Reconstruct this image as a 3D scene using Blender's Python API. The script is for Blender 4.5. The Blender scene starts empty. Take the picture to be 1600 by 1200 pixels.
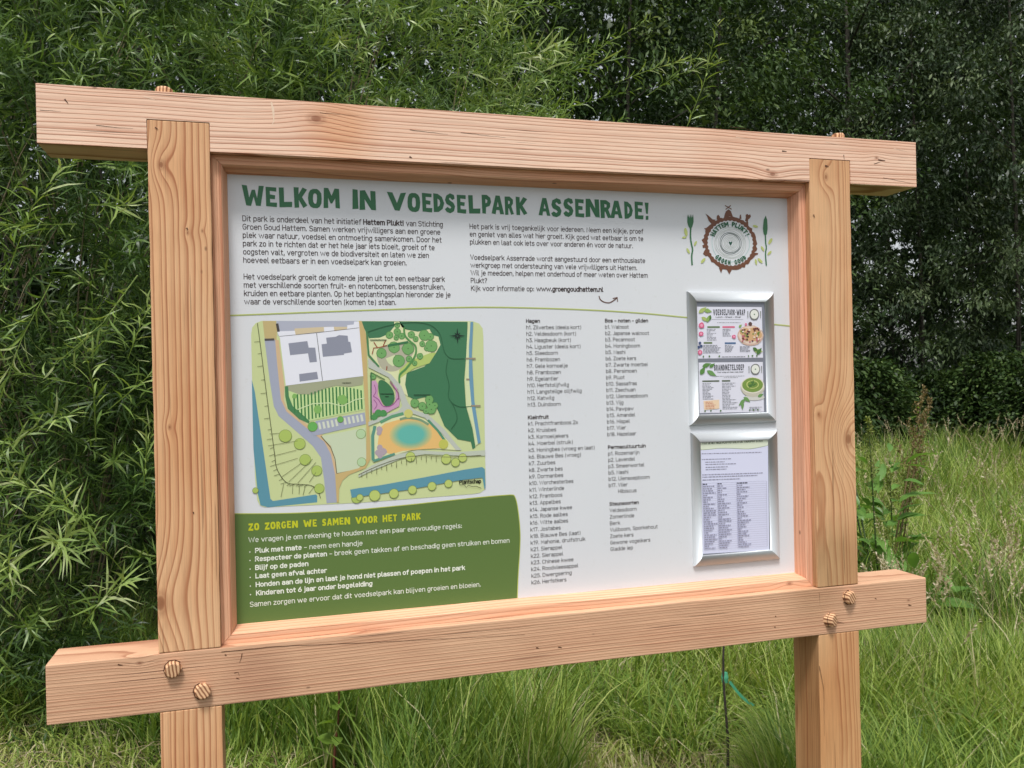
import bpy, bmesh, math, random
import numpy as np
from mathutils import Vector, Matrix
from mathutils.geometry import tessellate_polygon

S = bpy.context.scene
COL = S.collection
random.seed(7)
RNG = np.random.default_rng(11)
R = math.radians

# ------------------------------------------------------------------ camera
F_PX, YAW, PITCH, ROLL = 1355.29, 0.2805, -0.0023, -0.0212
CAM = np.array([-0.3404, -1.8571, -0.004])
def basis():
    cy, sy, cp, sp, cr, sr = math.cos(YAW), math.sin(YAW), math.cos(PITCH), math.sin(PITCH), math.cos(ROLL), math.sin(ROLL)
    f = np.array([sy * cp, cy * cp, sp]); r = np.array([cy, -sy, 0.0]); u = np.cross(r, f)
    return cr * r + sr * u, -sr * r + cr * u, f
BR, BU, BF = basis()
cam_d = bpy.data.cameras.new('camera'); cam = bpy.data.objects.new('camera', cam_d); COL.objects.link(cam)
cam_d.sensor_width = 36.0; cam_d.lens = F_PX / 1600 * 36.0; cam_d.clip_start = 0.05; cam_d.clip_end = 1200
cam_d.dof.use_dof = True; cam_d.dof.focus_distance = 2.1; cam_d.dof.aperture_fstop = 20.0
cam.matrix_world = Matrix(((BR[0], BU[0], -BF[0], CAM[0]), (BR[1], BU[1], -BF[1], CAM[1]), (BR[2], BU[2], -BF[2], CAM[2]), (0, 0, 0, 1)))
S.camera = cam

# ------------------------------------------------------------------ sky, sun, exposure
SUN_EL, SUN_AZ = R(64), R(205)          # azimuth clockwise from +Y: the light comes from behind the camera
W = bpy.data.worlds.new('World'); S.world = W; W.use_nodes = True
nt = W.node_tree; nt.nodes.clear()
sky = nt.nodes.new('ShaderNodeTexSky'); sky.sky_type = 'NISHITA'; sky.sun_disc = False
sky.sun_elevation = SUN_EL; sky.sun_rotation = SUN_AZ; sky.air_density = 1.0; sky.dust_density = 3.0
hs = nt.nodes.new('ShaderNodeHueSaturation'); hs.inputs['Saturation'].default_value = 0.22
bg = nt.nodes.new('ShaderNodeBackground'); bg.inputs['Strength'].default_value = 0.085
wo = nt.nodes.new('ShaderNodeOutputWorld')
nt.links.new(sky.outputs[0], hs.inputs['Color']); nt.links.new(hs.outputs[0], bg.inputs['Color']); nt.links.new(bg.outputs[0], wo.inputs[0])
sd = bpy.data.lights.new('sun', 'SUN'); sd.energy = 1.5; sd.angle = R(12); sd.color = (1.0, 0.965, 0.92)
sun = bpy.data.objects.new('sun', sd); COL.objects.link(sun)
dirv = Vector((math.sin(SUN_AZ) * math.cos(SUN_EL), math.cos(SUN_AZ) * math.cos(SUN_EL), math.sin(SUN_EL)))
sun.rotation_euler = dirv.to_track_quat('Z', 'Y').to_euler(); sun.location = dirv * 30
S.view_settings.view_transform = 'Standard'; S.view_settings.look = 'None'; S.view_settings.gamma = 1
S.view_settings.use_curve_mapping = False; S.view_settings.exposure = 0.99
S.render.engine = 'CYCLES'
S.cycles.max_bounces = 8; S.cycles.transparent_max_bounces = 8

# ------------------------------------------------------------------ helpers
def srgb(r, g, b):
    def c(v):
        v /= 255.0
        return v / 12.92 if v <= 0.04045 else ((v + 0.055) / 1.055) ** 2.4
    return (c(r), c(g), c(b))
def ray(px, py):
    d = BF + (px - 800) / F_PX * BR + (600 - py) / F_PX * BU
    return d
def at_dist(px, py, dist):               # a point this far along the view's depth
    return CAM + ray(px, py) * dist
def on_ground(px, dist, z=None):
    p = CAM + ray(px, 600) * dist
    return np.array([p[0], p[1], GZ if z is None else z])
GZ = -1.5
BY = 0.06                                 # the board's face
def bd(px, py, y=BY):
    d = ray(px, py); t = (y - CAM[1]) / d[1]; p = CAM + d * t
    return p[0], p[2]
def x_at(px, z, y=BY):                    # x on the board where a given pixel column meets the height z
    ax, az = bd(px, 200, y); bx, bz = bd(px, 1000, y)
    t = (z - az) / (bz - az)
    return ax + (bx - ax) * t

def tagit(o, label=None, cat=None, group=None, kind=None):
    if label: o['label'] = label
    if cat: o['category'] = cat
    if group: o['group'] = group
    if kind: o['kind'] = kind
    return o
def empty(name, loc=(0, 0, 0), rz=0.0):
    o = bpy.data.objects.new(name, None); COL.objects.link(o); o.location = loc; o.rotation_euler = (0, 0, rz)
    o.empty_display_size = 0.1
    return o
def link(name, me, parent=None, mats=()):
    o = bpy.data.objects.new(name, me); COL.objects.link(o)
    for m in mats: me.materials.append(m)
    if parent is not None: o.parent = parent
    return o
def np_mesh(name, verts, loops, sizes, attr=None, smooth=False):
    """mesh from numpy: verts (n,3), flat loop indices, face sizes; attr = per-face values stored as 'tint'"""
    me = bpy.data.meshes.new(name)
    me.vertices.add(len(verts)); me.vertices.foreach_set('co', np.ascontiguousarray(verts, dtype=np.float32).ravel())
    me.loops.add(len(loops)); me.loops.foreach_set('vertex_index', np.ascontiguousarray(loops, dtype=np.int32))
    st = np.zeros(len(sizes), dtype=np.int32); st[1:] = np.cumsum(sizes)[:-1]
    me.polygons.add(len(sizes)); me.polygons.foreach_set('loop_start', st)
    if smooth: me.polygons.foreach_set('use_smooth', np.ones(len(sizes), dtype=bool))
    if attr is not None:
        a = me.attributes.new('tint', 'FLOAT', 'FACE'); a.data.foreach_set('value', np.ascontiguousarray(attr, dtype=np.float32))
    me.update(calc_edges=True)
    return me

class MB:
    """collects polygons with material slots and becomes one mesh"""
    def __init__(s): s.v = []; s.f = []; s.m = []
    def poly(s, pts, m=0):
        i = len(s.v); s.v += [tuple(p) for p in pts]; s.f.append(tuple(range(i, i + len(pts)))); s.m.append(m)
    def box(s, x0, x1, y0, y1, z0, z1, m=0):
        i = len(s.v)
        s.v += [(x0, y0, z0), (x1, y0, z0), (x1, y1, z0), (x0, y1, z0), (x0, y0, z1), (x1, y0, z1), (x1, y1, z1), (x0, y1, z1)]
        for f in ((0, 3, 2, 1), (4, 5, 6, 7), (0, 1, 5, 4), (1, 2, 6, 5), (2, 3, 7, 6), (3, 0, 4, 7)):
            s.f.append(tuple(i + k for k in f)); s.m.append(m)
    def tube(s, pts, rads, n=6, m=0, cap=True):
        pts = [Vector(p) for p in pts]; rings = []
        for k, p in enumerate(pts):
            d = (pts[min(k + 1, len(pts) - 1)] - pts[max(k - 1, 0)]).normalized()
            a = d.orthogonal().normalized() if k == 0 else (rings_a - d * rings_a.dot(d)).normalized()
            rings_a = a; b = d.cross(a); i = len(s.v)
            for j in range(n):
                t = 2 * math.pi * j / n
                s.v.append(tuple(p + (a * math.cos(t) + b * math.sin(t)) * rads[k]))
            rings.append(i)
        for k in range(len(pts) - 1):
            for j in range(n):
                s.f.append((rings[k] + j, rings[k] + (j + 1) % n, rings[k + 1] + (j + 1) % n, rings[k + 1] + j)); s.m.append(m)
        if cap:
            s.f.append(tuple(rings[0] + j for j in reversed(range(n)))); s.m.append(m)
            s.f.append(tuple(rings[-1] + j for j in range(n))); s.m.append(m)
    def build(s, name, mats, parent=None, bevel=0.0, smooth=False):
        me = bpy.data.meshes.new(name); me.from_pydata(s.v, [], s.f)
        for m in mats: me.materials.append(m)
        me.polygons.foreach_set('material_index', s.m)
        if smooth: me.polygons.foreach_set('use_smooth', [True] * len(s.f))
        me.update()
        o = bpy.data.objects.new(name, me); COL.objects.link(o)
        if parent is not None: o.parent = parent
        if bevel:
            b = o.modifiers.new('bevel', 'BEVEL'); b.width = bevel; b.segments = 2; b.limit_method = 'ANGLE'; b.angle_limit = R(40)
        return o

# ------------------------------------------------------------------ materials
def new_mat(name):
    m = bpy.data.materials.new(name); m.use_nodes = True
    n = m.node_tree; n.nodes.clear()
    o = n.nodes.new('ShaderNodeOutputMaterial'); p = n.nodes.new('ShaderNodeBsdfPrincipled')
    n.links.new(p.outputs[0], o.inputs[0])
    return m, n, p, o
class G:
    """small node graph writer"""
    def __init__(s, tree): s.t = tree
    def n(s, k, **kw):
        x = s.t.nodes.new(k)
        for a, b in kw.items(): setattr(x, a, b)
        return x
    def put(s, sock, v):
        if hasattr(v, 'is_output') or hasattr(v, 'links') and not isinstance(v, (tuple, list)): s.t.links.new(v, sock)
        else: sock.default_value = v
    def m(s, op, a, b=0.0, c=0.0):
        x = s.n('ShaderNodeMath', operation=op)
        s.put(x.inputs[0], a); s.put(x.inputs[1], b); s.put(x.inputs[2], c)
        return x.outputs[0]
    def mix(s, f, a, b, mode='MIX'):
        x = s.n('ShaderNodeMix', data_type='RGBA', blend_type=mode)
        s.put(x.inputs[0], f); s.put(x.inputs[6], a); s.put(x.inputs[7], b)
        return x.outputs[2]
    def noise(s, vec, scale, detail=2.0, rough=0.5):
        x = s.n('ShaderNodeTexNoise'); s.put(x.inputs['Vector'], vec)
        x.inputs['Scale'].default_value = scale; x.inputs['Detail'].default_value = detail; x.inputs['Roughness'].default_value = rough
        return x.outputs[0]
    def ramp(s, f, stops):
        x = s.n('ShaderNodeValToRGB'); e = x.color_ramp.elements
        while len(e) < len(stops): e.new(0.5)
        for q, (p, c) in zip(e, stops):
            q.position = p; q.color = (*c, 1) if not isinstance(c, (int, float)) else (c, c, c, 1)
        s.put(x.inputs[0], f)
        return x.outputs[0]
def c4(c): return (c[0], c[1], c[2], 1.0)

def wood(name, axis, light, mid, dark, pith, spacing, amp=0.012, knots=(), seed=0.0, stains=(), crack=0.5, dark_amt=1.0):
    """softwood with growth rings about a pith line; knots = (point, radius, push)"""
    m, t, p, out = new_mat(name); g = G(t)
    tc = g.n('ShaderNodeTexCoord').outputs['Object']
    sep = g.n('ShaderNodeSeparateXYZ'); t.links.new(tc, sep.inputs[0])
    X, Y, Z = sep.outputs
    a, b, c = (X, Y, Z) if axis == 'x' else (Z, X, Y)
    def vec(x, y, z):
        k = g.n('ShaderNodeCombineXYZ'); g.put(k.inputs[0], x); g.put(k.inputs[1], y); g.put(k.inputs[2], z)
        return k.outputs[0]
    lo = g.noise(vec(g.m('MULTIPLY_ADD', a, 1.6, seed), g.m('MULTIPLY', b, 4.0), g.m('MULTIPLY', c, 4.0)), 1.0, 2.0)
    hi = g.noise(vec(g.m('MULTIPLY_ADD', a, 9.0, seed), g.m('MULTIPLY', b, 26.0), g.m('MULTIPLY', c, 26.0)), 1.0, 2.0)
    db = g.m('SUBTRACT', b, pith[0]); dc = g.m('SUBTRACT', c, pith[1])
    r = g.m('SQRT', g.m('ADD', g.m('MULTIPLY', db, db), g.m('MULTIPLY', dc, dc)))
    r = g.m('MULTIPLY_ADD', g.m('SUBTRACT', lo, 0.5), amp * 2.4, r)
    r = g.m('MULTIPLY_ADD', g.m('SUBTRACT', hi, 0.5), 0.0022, r)
    ksum = None
    for (kp, kr, push) in knots:
        dx = g.m('MULTIPLY', g.m('SUBTRACT', X, kp[0]), 0.62 if axis == 'x' else 1.0)
        dy = g.m('SUBTRACT', Y, kp[1])
        dz = g.m('MULTIPLY', g.m('SUBTRACT', Z, kp[2]), 0.62 if axis == 'z' else 1.0)
        d2 = g.m('ADD', g.m('ADD', g.m('MULTIPLY', dx, dx), g.m('MULTIPLY', dy, dy)), g.m('MULTIPLY', dz, dz))
        e = g.m('POWER', 2.71828, g.m('MULTIPLY', d2, -1.0 / (kr * 2.0) ** 2))
        r = g.m('MULTIPLY_ADD', e, push, r)
        core = g.m('POWER', 2.71828, g.m('MULTIPLY', d2, -1.0 / (kr * 0.62) ** 2))
        ksum = core if ksum is None else g.m('MAXIMUM', ksum, core)
    # ring width varies from year to year
    yr = g.noise(vec(g.m('MULTIPLY', r, 1.0 / spacing * 0.55), seed + 3.0, 0.0), 1.0, 1.0)
    rr = g.m('ADD', g.m('DIVIDE', r, spacing), g.m('MULTIPLY', yr, 2.6))
    fr = g.m('FRACT', rr)
    ring = g.ramp(fr, [(0.0, 0.0), (0.40, 0.08), (0.70, 0.42), (0.86, 1.0), (0.93, 0.85), (0.97, 0.1), (1.0, 0.0)])
    fib = g.noise(vec(g.m('MULTIPLY_ADD', a, 7.0, seed), g.m('MULTIPLY', b, 420.0), g.m('MULTIPLY', c, 420.0)), 1.0, 3.0, 0.6)
    fib2 = g.noise(vec(g.m('MULTIPLY_ADD', a, 30.0, seed + 9), g.m('MULTIPLY', b, 900.0), g.m('MULTIPLY', c, 900.0)), 1.0, 2.0, 0.6)
    blot = g.noise(vec(g.m('MULTIPLY_ADD', a, 3.0, seed + 5), g.m('MULTIPLY', b, 9.0), g.m('MULTIPLY', c, 9.0)), 1.0, 3.0)
    base = g.mix(g.m('MULTIPLY', ring, dark_amt), c4(light), c4(dark))
    base = g.mix(g.ramp(blot, [(0.38, 0.0), (0.66, 0.75)]), base, g.mix(ring, c4(mid), c4(dark)))
    k = g.m('MULTIPLY_ADD', g.m('SUBTRACT', fib, 0.5), 0.55, 1.0)
    k = g.m('MULTIPLY', k, g.m('MULTIPLY_ADD', g.m('SUBTRACT', fib2, 0.5), 0.22, 1.0))
    cr = g.noise(vec(g.m('MULTIPLY_ADD', a, 2.6, seed + 21), g.m('MULTIPLY', b, 150.0), g.m('MULTIPLY', c, 150.0)), 1.0, 1.0)
    crk = g.ramp(cr, [(0.0, 1.0), (0.27, 1.0), (0.30, 0.0), (1.0, 0.0)])
    crk = g.m('MULTIPLY', crk, crack)
    base = g.mix(crk, base, c4(tuple(v * 0.3 for v in dark)))
    # small pin knots and flecks
    vo = g.n('ShaderNodeTexVoronoi'); vo.inputs['Scale'].default_value = 1.0
    t.links.new(vec(g.m('MULTIPLY_ADD', a, 7.0, seed), g.m('MULTIPLY', b, 13.0), g.m('MULTIPLY', c, 13.0)), vo.inputs['Vector'])
    pin = g.ramp(vo.outputs['Distance'], [(0.0, 0.8), (0.028, 0.6), (0.05, 0.0)])
    base = g.mix(pin, base, c4(tuple(v * 0.22 for v in dark)))
    if ksum is not None:
        base = g.mix(g.ramp(ksum, [(0.25, 0.0), (0.6, 0.35), (0.75, 0.30), (0.85, 0.7), (0.95, 0.8)]), base, c4(tuple(v * 0.62 for v in dark)))
    for (sp, sr, amt, colr) in stains:
        vd = g.n('ShaderNodeVectorMath', operation='DISTANCE'); t.links.new(tc, vd.inputs[0]); vd.inputs[1].default_value = sp
        f = g.m('MULTIPLY_ADD', g.m('SUBTRACT', blot, 0.5), 0.05, vd.outputs['Value'])
        f = g.ramp(g.m('DIVIDE', f, sr), [(0.35, amt), (1.0, 0.0)])
        base = g.mix(f, base, c4(colr), 'MULTIPLY')
    vk = g.n('ShaderNodeCombineXYZ')
    for i in range(3): g.put(vk.inputs[i], k)
    base = g.mix(1.0, base, vk.outputs[0], 'MULTIPLY')
    t.links.new(base, p.inputs['Base Color'])
    p.inputs['Roughness'].default_value = 0.68; p.inputs['Specular IOR Level'].default_value = 0.3
    bp = g.n('ShaderNodeBump'); bp.inputs['Strength'].default_value = 0.55; bp.inputs['Distance'].default_value = 0.0012
    h = g.m('SUBTRACT', g.m('ADD', g.m('MULTIPLY', ring, 0.45), g.m('MULTIPLY', fib, 0.6)), g.m('MULTIPLY', crk, 1.6))
    t.links.new(h, bp.inputs['Height']); t.links.new(bp.outputs[0], p.inputs['Normal'])
    return m

_ink = {}
def ink(rgb, rough=0.38):
    key = (tuple(rgb), rough)
    if key not in _ink:
        m, t, p, o = new_mat('print_%d_%d_%d' % tuple(rgb))
        c = srgb(*rgb); p.inputs['Base Color'].default_value = c4(tuple(v * 1.0 for v in c))
        p.inputs['Roughness'].default_value = rough; p.inputs['Specular IOR Level'].default_value = 0.35
        _ink[key] = m
    return _ink[key]

def leaf_mat(name, stops, trans=0.3, rough=0.42, tcol=1.6, spec=0.45, scale=3.0):
    m, t, p, out = new_mat(name); g = G(t)
    at = g.n('ShaderNodeAttribute', attribute_name='tint')
    tc = g.n('ShaderNodeTexCoord').outputs['Object']
    n1 = g.noise(tc, scale, 2.0)
    f = g.m('MULTIPLY_ADD', g.m('SUBTRACT', n1, 0.5), 0.5, at.outputs['Fac'])
    colr = g.ramp(f, stops)
    t.links.new(colr, p.inputs['Base Color']); p.inputs['Roughness'].default_value = rough
    p.inputs['Specular IOR Level'].default_value = spec
    tr = g.n('ShaderNodeBsdfTranslucent'); t.links.new(g.mix(1.0, colr, (tcol, tcol, tcol * 0.45, 1), 'MULTIPLY'), tr.inputs[0])
    mx = g.n('ShaderNodeMixShader'); mx.inputs[0].default_value = trans
    t.links.new(p.outputs[0], mx.inputs[1]); t.links.new(tr.outputs[0], mx.inputs[2]); t.links.new(mx.outputs[0], out.inputs[0])
    return m
def bark_mat(name, a, b, scale=30.0):
    m, t, p, out = new_mat(name); g = G(t)
    tc = g.n('ShaderNodeTexCoord').outputs['Object']
    mp = g.n('ShaderNodeMapping'); mp.inputs['Scale'].default_value = (1, 1, 0.25); t.links.new(tc, mp.inputs[0])
    n1 = g.noise(mp.outputs[0], scale, 4.0, 0.6)
    t.links.new(g.ramp(n1, [(0.3, a), (0.7, b)]), p.inputs['Base Color']); p.inputs['Roughness'].default_value = 0.85
    bp = g.n('ShaderNodeBump'); bp.inputs['Strength'].default_value = 0.6; bp.inputs['Distance'].default_value = 0.01
    t.links.new(n1, bp.inputs['Height']); t.links.new(bp.outputs[0], p.inputs['Normal'])
    return m
def flat_mat(name, rgb, rough=0.6, metal=0.0, spec=0.5):
    m, t, p, o = new_mat(name); p.inputs['Base Color'].default_value = c4(rgb)
    p.inputs['Roughness'].default_value = rough; p.inputs['Metallic'].default_value = metal; p.inputs['Specular IOR Level'].default_value = spec
    return m

# ------------------------------------------------------------------ ground
gm, t, p, out = new_mat('soil_and_thatch'); g = G(t)
tc = g.n('ShaderNodeTexCoord').outputs['Object']
n1 = g.noise(tc, 1.1, 5.0, 0.6); n2 = g.noise(tc, 26.0, 5.0, 0.7)
c1 = g.ramp(n2, [(0.25, (0.022, 0.016, 0.009)), (0.5, (0.075, 0.058, 0.03)), (0.75, (0.16, 0.13, 0.07))])
c2 = g.ramp(n2, [(0.25, (0.012, 0.02, 0.006)), (0.6, (0.045, 0.065, 0.018)), (0.8, (0.1, 0.1, 0.04))])
t.links.new(g.mix(g.ramp(n1, [(0.42, 0.0), (0.56, 1.0)]), c1, c2), p.inputs['Base Color']); p.inputs['Roughness'].default_value = 0.95
bp = g.n('ShaderNodeBump'); bp.inputs['Strength'].default_value = 0.8; bp.inputs['Distance'].default_value = 0.03
t.links.new(n2, bp.inputs['Height']); t.links.new(bp.outputs[0], p.inputs['Normal'])
def ground_z(x, y):
    x = np.asarray(x, dtype=float); y = np.asarray(y, dtype=float)
    fade = np.clip((np.hypot(x, y) - 1.5) / 4, 0, 1)
    return GZ + fade * (0.05 * np.sin(x * 0.9 + 1.3) * np.cos(y * 0.7) + 0.03 * np.sin(x * 2.3 + y * 1.7))
gx = np.concatenate([[-420, -150, -60], np.arange(-24, 34.1, 0.6), [60, 150, 420]])
gy = np.concatenate([[-420, -150, -40], np.arange(-8, 40.1, 0.6), [60, 150, 420]])
XX, YY = np.meshgrid(gx, gy); ZZ = ground_z(XX, YY)
ZZ = np.where((np.abs(XX) > 40) | (np.abs(YY) > 45), GZ, ZZ)
nx, ny = len(gx), len(gy)
idx = np.arange(nx * ny).reshape(ny, nx)
q = np.stack([idx[:-1, :-1], idx[:-1, 1:], idx[1:, 1:], idx[1:, :-1]], -1).reshape(-1)
tagit(link('ground', np_mesh('ground', np.stack([XX, YY, ZZ], -1).reshape(-1, 3), q, np.full(len(q) // 4, 4), smooth=True), None, [gm]), kind='structure')

# ------------------------------------------------------------------ the sign's timber
sign = empty('information_sign', (0, 0, GZ))
tagit(sign, 'large larch timber noticeboard on two posts with a printed park map and Dutch welcome text', 'information sign')
def sg(o):
    """parts are modelled in world coordinates; hang them under the sign's base"""
    o.parent = sign; o.matrix_parent_inverse = Matrix.Translation((0, 0, -GZ))
    return o
BTX = (-0.7472, 1.2903); BTZ = (0.4762, 0.5912)
BBX = (-0.7533, 1.2956); BBZ = (-0.6475, -0.5311)
DEP = 0.1128
PL = (-0.5497, -0.4322); PR = (0.9728, 1.0904); PTZ = 0.5341
L1, M1, D1 = srgb(232, 190, 158), srgb(222, 168, 130), srgb(176, 112, 80)
wood_top = wood('larch_top_beam', 'x', srgb(240, 208, 184), srgb(232, 188, 160), srgb(172, 110, 82), (0.03, 0.98), 0.0088, 0.010,
                [((-0.22, 0.0, 0.556), 0.022, 0.012), ((0.868, 0, 0.49), 0.016, -0.012), ((1.17, 0, 0.545), 0.008, 0.006)], 1.0,
                [((-0.17, 0.0, 0.545), 0.10, 1.0, (0.93, 0.8, 0.66))], 0.75, 0.86)
wood_bot = wood('larch_bottom_beam', 'x', srgb(216, 175, 142), srgb(206, 160, 128), srgb(166, 112, 84), (0.02, -1.7), 0.0062, 0.007,
                [((-0.585, 0, -0.545), 0.008, 0.006), ((1.24, 0, -0.585), 0.006, 0.004)], 4.0,
                [((-0.36, 0.0, -0.6), 0.085, 0.8, (0.80, 0.74, 0.74)), ((0.97, 0.0, -0.54), 0.1, 1.0, (0.8, 0.78, 0.74))], 0.6, 0.8)
wood_pl = wood('larch_left_post', 'z', srgb(222, 178, 136), srgb(210, 156, 110), srgb(160, 94, 58), (-0.66, 0.03), 0.0125, 0.006,
               [((-0.525, 0, 0.445), 0.013, 0.022), ((-0.545, 0, -0.43), 0.030, 0.032), ((-0.478, 0, 0.31), 0.006, 0.006),
                ((-0.45, 0, 0.315), 0.005, 0.005), ((-0.52, 0, -0.08), 0.007, 0.008)], 7.0, [], 0.4, 0.72)
wood_pr = wood('larch_right_post', 'z', srgb(218, 176, 134), srgb(206, 154, 110), srgb(170, 110, 72), (0.99, 0.10), 0.0075, 0.011,
               [((1.070, 0, -0.165), 0.026, 0.05), ((1.02, 0, 0.49), 0.012, 0.012), ((0.985, 0, -0.1), 0.007, 0.006)], 12.0,
               [((1.03, 0.0, -0.47), 0.13, 1.0, (0.72, 0.72, 0.66)), ((0.972, 0.05, -0.9), 0.4, 1.0, (0.85, 0.78, 0.66))], 0.5, 0.62)
wood_trim = wood('larch_trim_upright', 'z', srgb(228, 178, 144), srgb(220, 164, 128), srgb(182, 118, 88), (-0.5, -0.06), 0.0048, 0.004, [], 17.0, [], 0.3, 0.8)
wood_trim_r = wood('larch_trim_upright_pink', 'z', srgb(228, 176, 146), srgb(220, 162, 130), srgb(194, 130, 100), (1.02, 0.12), 0.006, 0.006, [], 19.0, [], 0.3, 0.7)
wood_trim_h = wood('larch_trim_rail', 'x', srgb(234, 186, 152), srgb(226, 168, 132), srgb(196, 130, 98), (0.10, -0.40), 0.008, 0.014,
                   [((0.905, 0.02, -0.518), 0.011, 0.008)], 23.0, [], 0.3, 0.8)

def frame_box(name, x0, x1, z0, z1, m, notch=None, cuts=None, y0=0.0, y1=DEP):
    """a squared timber with a subdivided front so its arrises wander very slightly"""
    b = MB(); horizontal = (x1 - x0) > (z1 - z0)
    n = 24; rnd = random.Random(hash(name) % 1000 if False else len(name) * 7)
    prof = []
    for i in range(n + 1):
        w = [rnd.uniform(-0.0006, 0.0006) for _ in range(4)]
        if i in (0, n): w = [0, 0, 0, 0]
        tt = i / n
        if horizontal:
            x = x0 + (x1 - x0) * tt
            prof.append([(x, y0 + abs(w[0]), z0 + w[0]), (x, y0 + abs(w[1]), z1 + w[1]), (x, y1, z1 + w[2]), (x, y1, z0 + w[3])])
        else:
            z = z0 + (z1 - z0) * tt
            prof.append([(x0 + w[0], y0 + abs(w[0]), z), (x1 + w[1], y0 + abs(w[1]), z), (x1 + w[2], y1, z), (x0 + w[3], y1, z)])
    for pr_ in prof: b.v += pr_
    for i in range(n):
        for j in range(4):
            k = (j + 1) % 4
            f = (i * 4 + j, i * 4 + k, (i + 1) * 4 + k, (i + 1) * 4 + j)
            b.f.append(f if not horizontal else f[::-1]); b.m.append(0)
    b.f.append((0, 3, 2, 1)); b.f.append((n * 4, n * 4 + 1, n * 4 + 2, n * 4 + 3)); b.m += [0, 0]
    o = b.build(name, [m], bevel=0.0022); fix_normals(o)
    return sg(o)

def fix_normals(o):
    bm = bmesh.new(); bm.from_mesh(o.data); bmesh.ops.recalc_face_normals(bm, faces=bm.faces); bm.to_mesh(o.data); bm.free()
def top_beam():
    # notched beam: the posts are let into the lower half of its face
    b = MB(); x0, x1 = BTX; z0, z1 = BTZ; gp = 0.0007
    cols = [(x0, PL[0] - gp, False), (PL[0] - gp, PL[1] + gp, True), (PL[1] + gp, PR[0] - gp, False), (PR[0] - gp, PR[1] + gp, True), (PR[1] + gp, x1, False)]
    def pt(x, y, z): b.v.append((x, y, z)); return len(b.v) - 1
    pts = [(x0, z1), (x0, z0)]
    for (a, c, notch) in cols:
        if notch: pts += [(a, z0), (a, PTZ + gp), (c, PTZ + gp), (c, z0)]
    pts += [(x1, z0), (x1, z1)]
    clean = []
    for q_ in pts:
        if not clean or clean[-1] != q_: clean.append(q_)
    pts = clean
    n = len(pts)
    tri = tessellate_polygon([[Vector((x, z, 0)) for x, z in pts]])
    dn = 0.06
    f0 = [pt(x, 0, z) for x, z in pts]; f1 = [pt(x, dn, z) for x, z in pts]
    for a, c, d in tri:
        pa, pb, pc = pts[a], pts[c], pts[d]
        s_ = (pb[0] - pa[0]) * (pc[1] - pa[1]) - (pb[1] - pa[1]) * (pc[0] - pa[0])
        b.f.append((f0[a], f0[c], f0[d]) if s_ > 0 else (f0[a], f0[d], f0[c])); b.m.append(0)
    for i in range(n):
        j = (i + 1) % n; b.f.append((f0[i], f1[i], f1[j], f0[j])); b.m.append(0)
    b.box(x0, x1, dn, DEP, z0, z1)
    return sg(b.build('top_beam', [wood_top]))
top_beam()
frame_box('bottom_beam', BBX[0], BBX[1], BBZ[0], BBZ[1], wood_bot)
for (a, c), m_ in ((PL, wood_pl), (PR, wood_pr)):
    o = frame_box('post', a, c, BBZ[1] + 0.0008, PTZ, m_, y0=0.0006, y1=0.0598)
    o2 = frame_box('post_foot', a, c, GZ - 0.25, BBZ[0] - 0.0006, m_, y0=0.0012, y1=DEP - 0.002)

# moulded trim round the board, mitred at the corners
TX = (PL[1] + 0.0006, PR[0] - 0.0006); TZ = (BBZ[1] + 0.0006, BTZ[0] - 0.0006)
VX = (-0.4016, 0.9472); VZ = (-0.5017, 0.4459)
def trim(name, p0, p1, q0, q1, m):
    """p0,p1 outer corners; q0,q1 the matching inner corners (x,z)"""
    b = MB()
    def lerp(a, c, t): return (a[0] + (c[0] - a[0]) * t, a[1] + (c[1] - a[1]) * t)
    prof = [(0.0, 0.095), (0.0, 0.02), (0.64, 0.02), (0.72, 0.023), (1.0, 0.0592), (1.0, 0.095)]
    for (u, y) in prof:
        a, c = lerp(p0, q0, u), lerp(p1, q1, u)
        b.v += [(a[0], y, a[1]), (c[0], y, c[1])]
    n = len(prof)
    for i in range(n):
        j = (i + 1) % n; b.f.append((2 * i, 2 * i + 1, 2 * j + 1, 2 * j)); b.m.append(0)
    b.f.append(tuple(2 * i for i in reversed(range(n)))); b.f.append(tuple(2 * i + 1 for i in range(n))); b.m += [0, 0]
    return sg(b.build(name, [m]))
e_ = 0.0004
trim('frame_trim', (TX[0], TZ[1] - e_), (TX[0], TZ[0] + e_), (VX[0], VZ[1] - e_), (VX[0], VZ[0] + e_), wood_trim)
trim('frame_trim', (TX[1], TZ[0] + e_), (TX[1], TZ[1] - e_), (VX[1], VZ[0] + e_), (VX[1], VZ[1] - e_), wood_trim_r)
trim('frame_trim', (TX[0] + e_, TZ[0]), (TX[1] - e_, TZ[0]), (VX[0] + e_, VZ[0]), (VX[1] - e_, VZ[0]), wood_trim_h)
trim('frame_trim', (TX[1] - e_, TZ[1]), (TX[0] + e_, TZ[1]), (VX[1] - e_, VZ[1]), (VX[0] + e_, VZ[1]), wood_trim_h)

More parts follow.
